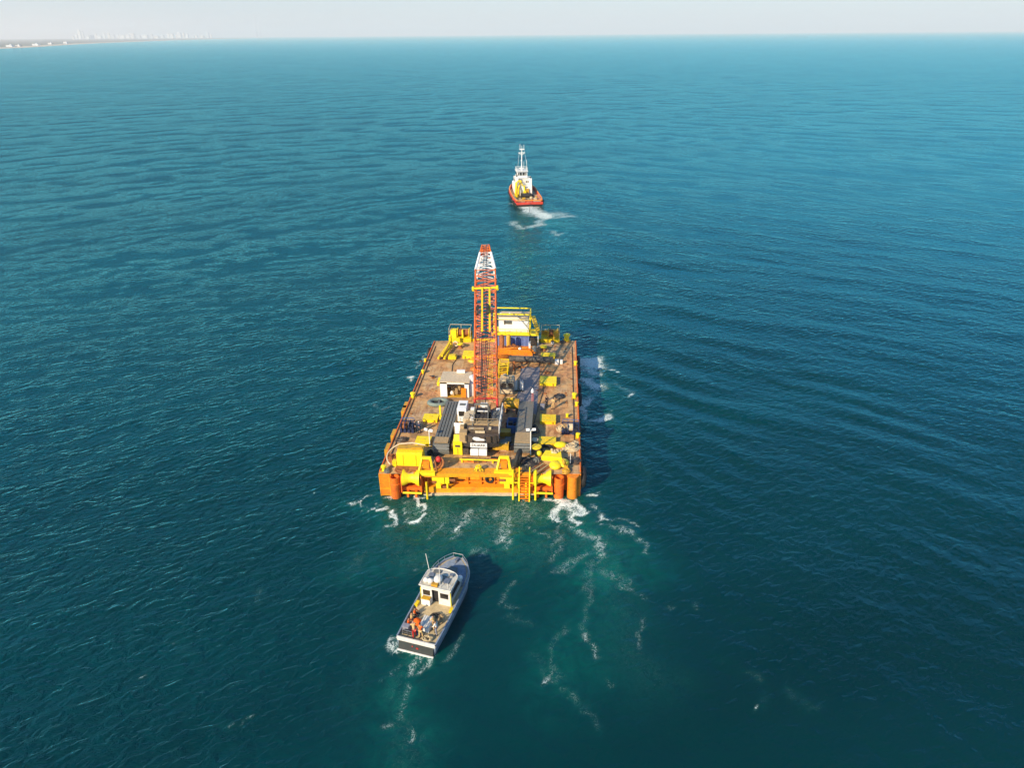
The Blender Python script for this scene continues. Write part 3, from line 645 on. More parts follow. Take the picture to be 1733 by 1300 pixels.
p = D(924, 762); o = tyre((p[0], p[1], ZD + .22), 'black tyre lying flat beside the yellow bags', .75, .22, (R(90), 0, 0))

# ------------------------------------------------------------------ crawler crane
def crane():
    bx, by = -9.25, 74.4
    t = thing('crawler_crane', (bx, by, ZD), 'large crawler crane with orange lattice boom and dark counterweight', 'crane')
    # crawlers
    def crawler(px0, px1):
        a0, a1 = D(*px0), D(*px1)
        return (a0[0] + a1[0]) / 2 - bx, (a0[1] + a1[1]) / 2 - by, abs(a1[1] - a0[1])
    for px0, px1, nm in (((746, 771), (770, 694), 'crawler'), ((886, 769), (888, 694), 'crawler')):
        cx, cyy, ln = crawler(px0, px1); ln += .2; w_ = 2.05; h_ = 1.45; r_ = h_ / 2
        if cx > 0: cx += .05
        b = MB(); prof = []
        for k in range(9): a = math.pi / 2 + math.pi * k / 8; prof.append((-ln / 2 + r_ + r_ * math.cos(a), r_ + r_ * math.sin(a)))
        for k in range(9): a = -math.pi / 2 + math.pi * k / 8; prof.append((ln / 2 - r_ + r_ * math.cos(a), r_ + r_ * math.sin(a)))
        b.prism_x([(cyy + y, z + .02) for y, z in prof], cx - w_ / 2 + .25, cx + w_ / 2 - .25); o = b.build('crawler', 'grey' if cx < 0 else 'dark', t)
        b = MB(); n = int(ln / .33)
        for k in range(n): b.box(cx, cyy - ln / 2 + .45 + k * (ln - .9) / (n - 1), h_ + .05, w_, .26, .07)
        for k in range(7):
            a = math.pi * (k + .5) / 7
            b.box(cx, cyy - ln / 2 + r_ - (r_ + .03) * math.sin(a), r_ + (r_ + .03) * math.cos(a), w_, .26, .07, rx=a)
        b.build('track_shoes', 'grey', o)
        if cx < 0:
            b = MB()
            for k in range(5): b.box(cx - .8 + k * .4, cyy, h_ + .17, .30, ln - 1.6, .12)
            b.build('walkway_planks', 'grey', o)
            b = MB(); b.box(cx, cyy - ln / 2 + 1.0, h_ + .27, 1.7, 1.3, .08); b.build('end_plate', 'tan', o)
        else:
            b = MB(); b.box(cx, cyy - ln / 2 + 1.5, h_ + .14, 1.9, 2.4, .10); b.build('end_plate', 'tan', o)
    b = MB(); b.box(0, 1.2, .75, 7.2, 1.0, .7); b.box(0, -2.0, .75, 7.2, 1.0, .7); b.box(0, -.4, .8, 3.2, 4.2, .9); b.lathe((0, -.4, 1.2), [(1.5, 0), (1.5, .45)], n=28)
    b.build('carbody', 'ochre', t)
    # revolving upper
    b = MB(); b.box(0, .9, 1.95, 3.4, 7.4, .55); b.box(-1.9, 1.2, 2.0, 1.0, 5.6, .3); b.box(1.95, .6, 2.0, .9, 5.6, .3); b.build('upper_frame', 'brown', t)
    # engine house, left and right, with a dark winch bay between
    b = MB(); b.box(-1.65, .9, 2.85, 1.4, 2.3, 1.2); b.build('engine_house', 'cream', t, bevel=.05)
    b = MB(); b.box(1.75, 1.0, 2.8, 1.3, 2.8, 1.1); b.build('engine_house', 'grey', t, bevel=.05)
    b = MB(); b.tube((-.75, .5, 3.1), (.75, .5, 3.1), .6, n=20); b.tube((-.75, 2.2, 3.1), (.75, 2.2, 3.1), .62, n=20)
    b.box(-.82, 1.2, 3.0, .1, 4.0, 1.5); b.box(.82, 1.2, 3.0, .1, 4.0, 1.5); b.build('winch_drum', 'dark', t, smooth=True)
    b = MB(); b.box(0, 3.1, 3.7, .9, .5, .5); b.box(0, 1.4, 3.75, 1.3, .12, .12); b.build('winch_guard', 'white', t)
    # counterweight: a stack of curved slabs at the rear
    def slab(b, w_, y0, y1, z0, z1, bow=.55):
        pts = [(-w_ / 2, y1)] + [(-w_ / 2 + w_ * k / 10, y0 - bow * math.sin(math.pi * k / 10)) for k in range(11)] + [(w_ / 2, y1)]
        b.prism(pts, z0, z1)
    b = MB(); slab(b, 4.9, -2.9, -1.5, 1.25, 2.05); b.build('counterweight', 'dark', t)
    b = MB(); slab(b, 4.9, -2.95, -1.5, 2.0, 2.9); b.build('counterweight', 'brown', t)
    b = MB(); slab(b, 3.2, -2.35, -1.3, 2.93, 3.25, .3); b.box(1.9, -1.9, 3.1, 1.0, .9, .35); o = b.build('counterweight', 'brown', t)
    b = MB(); b.box(-.4, -2.2, 3.3, 1.9, .5, .08); b.build('rear_step', 'tan', t)
    # two white ballast blocks and a white name plate with lettering
    b = MB(); b.box(-.53, -3.72, .82, 1.0, .5, .75); b.build('ballast_block', 'white_clean', t, bevel=.04)
    b = MB(); b.box(.53, -3.70, .82, 1.0, .5, .75); b.build('ballast_block', 'white_clean', t, bevel=.04)
    b = MB(); b.box(0, -3.58, 1.72, 2.05, .1, .62); pl = b.build('name_plate', 'white_clean', t)
    def lettering(s, size, loc, mat, parent, rot=(R(90), 0, 0)):
        cu = bpy.data.curves.new('lettering', 'FONT'); cu.body = s; cu.size = size; cu.align_x = 'CENTER'; cu.align_y = 'CENTER'; cu.extrude = .006; cu.offset = .012
        tmp = bpy.data.objects.new('tmp', cu); col.objects.link(tmp); dg = bpy.context.evaluated_depsgraph_get(); dg.update()
        me = bpy.data.meshes.new_from_object(tmp.evaluated_get(dg)); bpy.data.objects.remove(tmp)
        me.materials.clear(); me.materials.append(M[mat]); o = bpy.data.objects.new('lettering', me); col.objects.link(o); o.parent = parent; o.location = loc; o.rotation_euler = rot; return o
    lettering('DUARK', .52, (0, -3.64, 1.72), 'dark', pl)
    b = MB()                                                    # wave shaped white emblem
    pts = [(-.75, .30), (-.5, .42), (0, .38), (.3, .22), (.7, .16), (.85, .0), (.7, -.06), (.1, -.08), (-.3, -.1), (-.75, .12)]
    b.prism([(x, z) for x, z in pts], 0, .03); em = b.build('emblem', 'white_clean', t); em.location = (0, -3.53, 2.45); em.rotation_euler = (R(90), 0, 0)
    b = MB(); b.box(-1.95, -2.75, 2.5, .95, .9, 1.5); b.box(-2.2, -1.9, 3.2, .5, .6, .7); b.build('tool_locker', 'tan', t, bevel=.04)
    b = MB(); b.box(1.6, -2.75, 2.3, 1.2, .8, 1.1); b.build('battery_box', 'dark', t, bevel=.04)
    b = MB(); b.box(.1, -2.55, 3.1, 1.2, .35, .3); b.box(-.9, -2.3, 3.1, .4, .3, .5); b.box(1.3, -2.2, 3.2, .3, .3, .6); b.build('rear_fittings', 'cream', t)
    b = MB()
    for x in (-1.5, -.75, .75, 1.5): b.box(x, -3.3 - .12 * (abs(x) < 1), 2.45, .05, .3, .86)
    b.build('slab_seams', 'dark', t)
    b = MB(); b.box(-.2, 3.4, 2.9, .5, .4, .4); b.box(-1.3, 2.4, 3.2, .7, .5, .8); b.box(-1.1, -.3, 3.5, .5, .4, .4); b.box(1.9, 2.7, 2.9, .5, .5, 1.0); b.build('white_covers', 'white', t)
    b = MB()
    for k in range(7): x = -1.6 + .55 * k; b.path([(x, -.3, 3.4), (x + .2, .3, 3.7), (x - .1, 1.2, 3.4), (x + .3, 2.4, 3.3)], .05, 5)
    b.build('hydraulic_hoses', 'dark', t)
    # cab at the left front
    b = MB(); b.box(-2.75, 2.7, 2.95, 1.2, 2.3, 1.9); cab = b.build('cab', 'white_clean', t, bevel=.06)
    b = MB(); b.box(-2.75, 1.53, 3.2, .75, .04, .7); b.build('window', 'glass', cab)
    b = MB(); b.box(-2.75, 2.7, 3.93, .7, .5, .08); b.build('roof_hatch', 'grey', cab)
    b = MB(); b.box(-3.37, 2.8, 3.15, .04, 1.6, .9); b.build('window', 'glass', cab)
    b = MB(); b.box(-2.65, -1.6, 2.9, 1.25, .12, 1.5); b.build('white_panel', 'white_clean', t)
    b = MB(); b.box(-2.65, -.5, 2.15, 1.25, 2.3, .1); b.rail([(-3.25, -1.7, 2.2), (-3.25, 1.2, 2.2)], h=1.0, r=.03); b.build('left_catwalk', 'tan', t)
    b = MB(); b.box(.2, -.75, 3.32, 4.3, 1.0, .08); b.box(.2, -1.25, 3.1, 4.3, .06, .5); b.build('rear_catwalk', 'tan', t)
    b = MB(); b.rail([(-1.8, -1.28, 3.36), (2.2, -1.28, 3.36)], h=.8, r=.025); b.build('catwalk_rail', 'tan', t)
    b = MB(); b.rail([(2.45, -2.6, 2.2), (2.45, 3.0, 2.2)], h=1.9, r=.04); b.build('side_rail', 'white', t)
    b = MB(); b.tube((-3.3, 3.0, 1.0), (-3.3, -2.6, 1.0), .25); b.build('exhaust_pipe', 'cream', t)
    # gantry mast: yellow frame leaning back behind the boom foot
    b = MB()
    for sx in (-1, 1):
        b.bar((sx * 1.1, 2.4, 2.2), (sx * .8, .6, 5.2), .15); b.bar((sx * 1.0, -1.6, 3.2), (sx * .8, .6, 5.2), .08)
    b.bar((-.9, .6, 5.2), (.9, .6, 5.2), .18); b.build('gantry', 'grey', t)
    # boom
    foot = Vector((.15, 4.2, 2.7)); tip = Vector(P(822, 418, 19.4) + (19.4,)) - Vector((bx, by, ZD))
    ax = (tip - foot).normalized(); side = Vector((1, 0, 0)); side = (side - ax * side.dot(ax)).normalized(); nrm = side.cross(ax).normalized()
    if nrm.z < 0: nrm = -nrm
    Ln = (tip - foot).length
    def sect(s_):                                                # half width, half depth along the boom
        f_ = s_ / Ln
        if f_ < .10: k = f_ / .10; return (1.50, .25 + .80 * k)
        if f_ < .80: return (1.52, 1.05)
        k = (f_ - .80) / .20; return (1.52 * (1 - k) + .55 * k, 1.05 * (1 - k) + .45 * k)
    def pt(s_, a, c): w_, d_ = sect(s_); return foot + ax * s_ + side * (a * w_) + nrm * (c * d_)
    def seg(s0, s1, nm, mc, ml, r_=.11, bay=1.35):
        n = max(1, round((s1 - s0) / bay)); ss = [s0 + (s1 - s0) * k / n for k in range(n + 1)]
        b = MB()
        for a in (-1, 1):
            for c in (-1, 1):
                for p0, p1 in zip(ss[:-1], ss[1:]): b.tube(pt(p0, a, c), pt(p1, a, c), r_, n=8)
        o = b.build(nm, mc, t, smooth=True)
        b = MB()
        for i, (p0, p1) in enumerate(zip(ss[:-1], ss[1:])):
            f = 1 if i % 2 else -1
            for c in (-1, 1):
                b.tube(pt(p0, -f, c), pt(p1, f, c), .055, n=6); b.tube(pt(p1, -1, c), pt(p1, 1, c), .05, n=6)
                if c == 1: b.tube(pt(p0, f, c), pt((p0 + p1) / 2, 0, c), .045, n=6)
            for a in (-1, 1):
                b.tube(pt(p0, a, -f), pt(p1, a, f), .055, n=6); b.tube(pt(p1, a, -1), pt(p1, a, 1), .05, n=6)
        b.build('lacing', ml, o, smooth=True); return o
    cuts = [.035, .20, .36, .52, .64, .80]
    for k, (a, c) in enumerate(zip(cuts[:-1], cuts[1:])): seg(Ln * a, Ln * c - .12, 'boom_section', 'boom_orange', 'boom_pink' if k % 2 else 'boom_orange')
    b = MB()
    for c_ in cuts[1:]:
        for a in (-1, 1):
            for c in (-1, 1): q = pt(Ln * c_ - .06, a, c); b.tube(q - ax * .14, q + ax * .14, .16, n=8)
    b.build('joint_pins', 'rust', t)
    b = MB()                                                     # plated boom foot
    for a in (-1, 1): b.tube(pt(0, a, 0), pt(Ln * .04, a, .6), .16); b.tube(pt(0, a, 0), pt(Ln * .04, a, -.6), .16)
    b.tube(pt(Ln * .038, -1, .7), pt(Ln * .038, 1, .7), .14); b.build('boom_foot', 'red', t)
    o = seg(Ln * .80, Ln * .935, 'boom_taper', 'white_clean', 'white_clean', .2, 1.1)
    seg(Ln * .935, Ln, 'boom_head', 'orange_red', 'orange_red', .12, .7)
    b = MB()
    for k in range(4): q = pt(Ln - .3, (-.6 + .4 * k), -.4); b.lathe(q, [(.42, -.05), (.42, .05)], axis=side, n=18)
    b.box(*(foot + ax * (Ln - 1.4)), .9, 1.1, .5); b.build('head_sheaves', 'orange_red', t)
    s_ = Ln * .665                                               # yellow cross beam and the two yellow pendant bars on top of the boom
    b = MB(); b.tube(pt(s_, -1.0, 1) + side * -.2 + nrm * .2, pt(s_, 1.0, 1) + side * .2 + nrm * .2, .15)
    for a in (-1, 1): q = pt(s_, a, 1) + side * (a * .3) + nrm * .2; b.tube(q - ax * .4, q + ax * .3, .2)
    b.build('cross_beam', 'yellow_clean', t)
    b = MB()
    for a in (-.30, .42): b.bar(pt(s_, a, 1) + nrm * .35, pt(Ln * .38, a, 1) + nrm * .55, .26, .14)
    b.build('pendant_bar', 'yellow', t)
    b = MB(); q = pt(Ln * .50, -.1, 1) + nrm * .6
    for k in (-.95, .5): b.lathe(q + side * k, [(.5, -.12), (.5, .12)], axis=side, n=18); b.box(*(q + side * k + ax * .9), .35, 1.2, .4)
    b.build('bridle_block', 'dark', t)
    b = MB()
    for k in range(6):
        a = -.5 + .2 * k; b.tube(pt(Ln * .38, a, 1) + nrm * .55, Vector((a * .9, .6, 5.25)), .035, n=5)
    b.tube(pt(Ln * .38, -.30, 1) + nrm * .55, pt(Ln * .05, -.30, 1) + nrm * .6, .05, n=5)
    for a in (-.35, .3): b.tube(pt(Ln - .4, a, .8) + nrm * .5, Vector((a, 2.3, 3.4)), .04, n=5)
    b.build('wire_rope', 'dark', t)
    b = MB()                                                     # ladder and walkway inside the boom
    for k in range(30): s_ = Ln * (.05 + .30 * k / 30); b.bar(pt(s_, .15, -.9), pt(s_, .55, -.9), .05)
    b.bar(pt(Ln * .05, .15, -.9), pt(Ln * .35, .15, -.9), .05); b.bar(pt(Ln * .05, .55, -.9), pt(Ln * .35, .55, -.9), .05); b.build('boom_ladder', 'yellow', t)
    return t
crane()

# ------------------------------------------------------------------ deck house at the bow
def deckhouse():
    a, c = D(838, 585.5), D(895.5, 585.5)
    w_ = c[0] - a[0]; x0 = (a[0] + c[0]) / 2; y0 = (a[1] + c[1]) / 2
    t = thing('container_shelter', (x0, y0 - .1, ZD), 'blue corrugated container below a white cabin with yellow railings', 'container')
    b = MB(); n = 26                                           # corrugated front and sides
    for i in range(n):
        x = -w_ / 2 + w_ * (i + .5) / n; b.box(x, .05, 1.1, w_ / n * .55, .1, 2.1)
    b.box(0, 1.28, 1.12, w_, 2.3, 2.2); b.build('container', 'container_blue', t)
    b = MB(); b.box(.55, -.4, 2.35, w_ + 2.1, .3, .32); b.box(0, 1.2, 2.3, w_ + .3, 3.2, .14); b.box(w_ / 2 + .85, .9, 2.32, 1.5, 2.4, .12); b.build('platform', 'yellow_clean', t)
    b = MB(); b.box(.25, 1.5, 3.75, w_ - .7, 2.2, 2.6); cab = b.build('cabin', 'white_clean', t, bevel=.05)
    b = MB(); b.box(.25, 1.5, 5.12, w_ - .5, 2.5, .12); b.build('roof', 'cream', cab)
    b = MB(); b.box(-.55, .34, 4.15, .95, .12, .55); b.build('air_conditioner', 'grey', cab)
    b = MB(); b.prism_x([(.39, 4.4), (.2, 4.45), (.39, 3.75)], -1.35, -1.1); b.build('dark_wedge', 'brown', cab)  # brown wedge on the wall, left of the air conditioner
    b = MB()
    for k in range(3): b.box(-.55, .27, 4.0 + k * .14, .85, .02, .04)
    b.build('vent_grille', 'dark', cab)
    b = MB()
    for x in (-w_ / 2 - .1, w_ / 2 + .15): b.bar((x, -.3, 2.4), (x, -.3, 5.9), .2); b.bar((x, 2.6, 2.4), (x, 2.6, 5.9), .16)
    b.bar((-w_ / 2 - .1, -.3, 5.85), (w_ / 2 + .15, -.3, 5.85), .2); b.bar((-w_ / 2 - .1, 2.6, 5.85), (w_ / 2 + .15, 2.6, 5.85), .16)
    for x in (-w_ / 2 - .1, w_ / 2 + .15): b.bar((x, -.3, 5.85), (x, 2.6, 5.85), .16)
    b.bar((-w_ / 2 - .1, -.3, 4.95), (w_ / 2 + .15, -.3, 4.95), .09); b.build('yellow_frame', 'yellow_clean', t)
    b = MB(); b.rail([(-w_ / 2 - .1, -.5, 2.5), (w_ / 2 + 1.6, -.5, 2.5)], h=.75, r=.035, step=1.8, mid=False); b.rail([(w_ / 2 + 1.6, -.5, 2.5), (w_ / 2 + 1.6, 2.2, 2.5)], h=1.0, r=.035); b.build('railing', 'yellow', t)
    b = MB(); b.bar((w_ / 2 + .25, -.3, 5.8), (w_ / 2 + 1.3, -.4, 2.6), .12)
    for k in range(8): z = 2.7 + k * .38; x = w_ / 2 + .3 + (5.8 - z) * .33; b.box(x + .25, .1, z, .6, .7, .06)
    b.bar((w_ / 2 + .9, .4, 5.4), (w_ / 2 + 1.7, .4, 2.6), .1); b.build('stair', 'yellow', t)
    for s_ in (0, 1):
        b = MB(); b.bar((w_ / 2 + 1.5, -.3 + s_ * 2.2, 0), (w_ / 2 + 1.5, -.3 + s_ * 2.2, 2.3), .12); b.build('leg', 'white', t)
    b = MB(); b.box(w_ / 2 + .7, .6, .8, 1.1, 1.2, 1.5); b.build('store_box', 'dark', t)
    for k, q in enumerate((-1.9, -.4)):
        b = MB(); b.lathe((q, 1.0, 5.2), [(.22, 0), (.22, .3), (0, .42)], n=12); b.build('roof_vent', 'white', t)
deckhouse()

def winch_house(px0, px1, py, side, label):
    a, c = D(px0, py), D(px1, py); w_ = c[0] - a[0]; x0 = (a[0] + c[0]) / 2
    t = thing('winch_house', (x0, a[1] - .1, ZD), label, 'winch', 'yellow winch houses at the bow')
    b = MB(); b.box(0, .8, .35, w_ + .2, 2.0, .7); b.build('base', 'yellow', t)
    b = MB(); b.box(-w_ * .30 * side * -1, .5, 1.3, w_ * .26, .9, 1.5); b.box(w_ * .12 * side * -1, .3, 1.3, .25, .5, 1.5); b.build('housing', 'yellow_clean' if side < 0 else 'ochre', t)
    b = MB(); b.tube((-w_ * .12, .9, 1.4), (w_ * .42, .9, 1.4), .55, n=18); b.build('drum', 'rust', t, smooth=True)
    b = MB(); b.lathe((-w_ * .12, .9, 1.4), [(.8, -.05), (.8, .05)], axis=(1, 0, 0), n=20); b.lathe((w_ * .42, .9, 1.4), [(.8, -.05), (.8, .05)], axis=(1, 0, 0), n=20); b.build('drum_flange', 'yellow', t)
    b = MB(); b.box(0, 1.7, .9, w_ + .2, .12, 1.1); b.build('back_plate', 'ochre', t)
    b = MB(); b.rail([(-w_ / 2, 1.75, .7), (w_ / 2, 1.75, .7)], h=1.75, r=.04); b.rail([(-w_ / 2, -.1, .7), (-w_ / 2, 1.75, .7)], h=1.7, r=.04); b.rail([(w_ / 2, -.1, .7), (w_ / 2, 1.75, .7)], h=1.7, r=.04)
    b.build('railing', 'cream', t)
winch_house(761, 797, 577.5, -1, 'yellow winch house with cream railing at the port bow, left of the boom')
winch_house(916, 946, 578.5, 1, 'ochre winch house with railing at the starboard bow, right of the container')

# orange machinery skid in front of the container
def skid():
    a, c = D(842, 601), D(906, 601); w_ = c[0] - a[0]; x0 = (a[0] + c[0]) / 2
    t = thing('machinery_skid', (x0, a[1] + .4, ZD), 'rusty orange machinery skid with upright cylinders before the blue container', 'machinery')
    b = MB(); b.box(0, .9, .3, w_, 2.6, .5); b.box(0, -.2, .75, w_ * .9, .25, .4); b.build('base', 'orange', t)
    for k, (x, h_, r_, m_) in enumerate(((-w_ / 2 + .6, 2.1, .42, 'rust'), (-w_ / 2 + 1.7, 2.2, .36, 'ochre'))):
        b = MB(); b.lathe((x, 1.3, .5), [(r_, 0), (r_, h_), (r_ * .7, h_ + .2), (0, h_ + .25)], n=18); b.build('cylinder', m_, t, smooth=True)
    b = MB()
    for i in range(10): b.box(random.uniform(-w_ / 2 + .4, w_ / 2 - .4), random.uniform(0, 1.8), .8, random.uniform(.2, .7), random.uniform(.2, .6), random.uniform(.3, .9), rz=random.uniform(-.4, .4))
    b.build('gearbox', 'rust', t)
    b = MB(); b.path([(-w_ / 2 + .4, .2, .8), (-.5, -.1, 1.2), (.6, .3, 1.0), (1.6, .1, 1.1), (w_ / 2 - .3, .4, .7)], .12); b.build('pipework', 'orange', t)
    b = MB(); b.lathe((.55, .1, .5), [(.26, 0), (.26, .55), (.18, .7)], n=12); b.box(w_ / 2 - 1.0, 1.2, 1.2, .3, .3, 1.3); b.build('pump', 'white', t, smooth=True)
    b = MB(); b.tube((w_ / 2 - .2, -.1, .5), (w_ / 2 - .2, .7, 1.1), .4); b.build('motor', 'grey', t)
skid()

# long dark pipe across the deck
a, c = D(862, 612), D(936, 616); L_ = c[0] - a[0]
t = thing('long_pipe', ((a[0] + c[0]) / 2, (a[1] + c[1]) / 2, ZD), 'long dark weathered pipe lying across the starboard deck', 'pipe', rz=R(-1.5))
MB().tube((-L_ / 2, 0, .62), (L_ / 2, 0, .62), .48, n=20).build('pipe', paint('weathered_pipe', (.06, .055, .05), .7, wear=.5, wearc=(.22, .19, .16), scale=1.2), t, smooth=True)
b = MB()
for k in (-.4, -.1, .2, .42): b.box(L_ * k, 0, .08, .25, 1.1, .14)
b.build('cradle', 'rust', t)
b = MB(); b.box(L_ * .5 + .6, -.1, .35, .6, .6, .7); b.box(L_ * .5 + 1.3, .1, .3, .4, .5, .6); o = b.build('end_valve', 'white', t)
b = MB()                                                         # orange pipe run left of it
a, c = D(800, 606), D(860, 603)
t = thing('orange_pipe_run', (a[0], a[1], ZD), 'rust orange pipes running across the deck under the boom', 'pipe')
for k in range(3): b.tube((0, -.5 * k, .3), (c[0] - a[0], -.5 * k + .8, .3), .16, n=10)
b.build('pipes', 'orange', t, smooth=True)
b = MB(); b.box(1.5, -.5, .1, .2, 1.6, .18); b.box(4, -.2, .1, .2, 1.6, .18); b.build('support', 'rust', t)

# hatch covers
def hatch(px0, px1, py0, py1, label, mat='yellow_clean', h_=.45):
    a, c = D(px0, py1), D(px1, py1); far = D((px0 + px1) / 2, py0 + h_ * 9); w_ = c[0] - a[0]; d_ = max(.9, far[1] - a[1])
    t = thing('hatch_cover', ((a[0] + c[0]) / 2, a[1] + d_ / 2, ZD), label, 'hatch', 'yellow hatch covers on the deck')
    b = MB(); b.box(0, 0, h_ / 2 - .05, w_, d_, h_ - .1); b.build('coaming', mat, t)
    b = MB(); b.box(0, 0, h_ + .01, w_ + .12, d_ + .12, .1); lid = b.build('lid', mat, t, bevel=.02)
    b = MB()
    for q in (-.3, .3): b.box(w_ * q, -d_ / 2 - .1, h_ * .6, .12, .1, .3)
    b.box(0, 0, h_ + .1, .4, .06, .08); b.build('clasp', 'ochre', lid)
    return t
hatch(703, 727, 740, 755, 'yellow hatch cover on the port side beside the floodlight pole')
hatch(716, 740, 702, 715, 'yellow hatch cover between the port winch and the crawler')
hatch(740, 757, 640, 653, 'yellow hatch cover half hidden left of the white workshop')
hatch(783, 803, 594, 607, 'yellow hatch cover near the port bow beside the boom')
hatch(914, 940, 703, 718, 'yellow hatch cover on the starboard side left of the winch', 'yellow')
hatch(912, 940, 741, 756, 'ochre yellow hatch cover beside the starboard floodlight pole', 'yellow')
hatch(914, 941, 638, 653, 'yellow hatch cover alone on the open starboard deck')
hatch(916, 939, 598, 607, 'yellow hatch cover near the starboard bow behind the long pipe')

# big yellow winch cover and pipe arc at the port stern corner
a, c = D(672, 791), D(716, 791); w_ = c[0] - a[0]
t = thing('winch_cover', ((a[0] + c[0]) / 2, a[1] + .1, ZD), 'largest bright yellow winch cover at the port stern corner', 'winch')
b = MB(); b.prism_x([(0, .15), (0, 1.85), (.25, 1.95), (1.4, 1.95), (1.6, .15)], -w_ / 2, w_ / 2); b.build('cover', 'yellow_clean', t, bevel=.04)
b = MB(); b.box(0, .2, .08, w_ + .2, 2.4, .14); b.build('base', 'rust', t)
b = MB()
for q in (-.25, .25): b.box(w_ * q, -.03, 1.0, .06, .04, 1.5)
b.box(-w_ / 2 - .3, .2, .4, .5, .5, .8); b.build('brackets', 'yellow', t)
b = MB(); b.box(0, 1.2, 2.06, w_, .9, .2); b.box(w_ * .25, 1.0, 2.1, w_ * .4, .2, .3); b.build('top_tray', 'ochre', t)
pts = [(w_ / 2 + .1, 1.9, 2.0), (0, 2.2, 2.1), (-w_ / 2, 2.2, 1.9)] + [(-w_ / 2 - .5 - .9 * math.sin(k * .35), 1.5 + .7 * math.cos(k * .35) - k * .12, 1.6 - k * .15) for k in range(9)]
MB().path(pts, .09).build('hose', 'cream', t, smooth=True)

# A-frames with coiled hoses on the stern
def aframe(px, py, label, coil):
    p = D(px, py); t = thing('stern_bracket', p, label, 'bracket', 'yellow brackets on the stern edge')
    b = MB()
    for sx in (-1, 1): b.bar((sx * .9, -.5, -.3), (sx * .45, .3, 1.7), .22, .3); b.bar((sx * .45, .3, 1.7), (sx * .45, 1.4, .05), .16)
    b.bar((-.6, .3, 1.65), (.6, .3, 1.65), .3); b.box(0, -.55, .05, 2.3, .5, .45); b.build('frame', 'yellow_clean', t)
    b = MB(); b.box(0, .1, .85, .75, .35, 1.0); b.build('plate', 'orange', t)
    if coil:
        b = MB()
        for k in range(5): b.torus((1.5, .5 + .12 * k, .95), .65 - .05 * k, .09, axis=(.5, 1, .2 * (k - 2)), n=16, m=6)
        b.path([(1.0, .3, 1.4), (1.2, -.1, .9), (1.3, -.4, .3), (1.1, -.5, .1)], .08); b.build('hose_coil', 'rust', t, smooth=True)
        b = MB(); b.ball((1.45, .55, 1.35), .38, jit=.12); b.build('red_float', 'red', t, smooth=True)
aframe(722, 797, 'yellow and orange bracket with red coiled hose on the port stern', True)
aframe(853, 796, 'yellow bracket holding an upright tyre on the starboard stern', False)
p = D(810, 797); t = thing('mooring_bitt', p, 'small spiky yellow mooring bitt at the middle of the stern', 'bollard')
b = MB()
for k in range(6): a = k * math.pi / 3; b.bar((.55 * math.cos(a), .35 * math.sin(a), 0), (.15 * math.cos(a), .1 * math.sin(a), .75), .09)
b.torus((0, 0, .6), .35, .06, n=14, m=6); b.build('frame', 'yellow_clean', t); MB().box(0, 0, .06, 1.3, .8, .1).build('base', 'ochre', t)

# deck winches in navy frames, port and starboard
def deck_winch(px0, px1, py, label, drum, flip):
    a, c = D(px0, py), D(px1, py); w_ = c[0] - a[0]
    t = thing('deck_winch', ((a[0] + c[0]) / 2, a[1] + .3, ZD), label, 'winch', 'navy framed deck winches')
    b = MB()
    for x in (-w_ / 2, -w_ * .18, w_ * .18, w_ / 2): b.box(x, 0, .65, .12, 1.2, 1.2); b.box(x, -.55, .25, .3, .3, .5)
    b.box(0, .55, 1.15, w_, .1, .12); b.box(0, -.5, .1, w_, .15, .2); b.build('frame', 'navy', t)
    x = -w_ * .3 if flip else -w_ * .05
    b = MB(); b.tube((x - .38, 0, .75), (x + .38, 0, .75), .5, n=18); b.build('drum', drum, t, smooth=True)
    b = MB(); b.box(w_ * .32, -.05, .7, w_ * .3, .7, .8); b.tube((w_ * .32, -.6, .6), (w_ * .32, -.3, .6), .28); b.build('motor', 'darkcloth', t)
    b = MB(); b.rail([(-w_ / 2, .6, .2), (w_ / 2, .6, .2)], h=1.35, r=.03, step=.6); b.build('guard_rail', 'blue', t)
deck_winch(680, 700, 730, 'navy deck winch with rust red drum on the port edge', 'rust', True)
deck_winch(952, 979, 733, 'navy deck winch with tan drum on the starboard edge', 'cream', False)

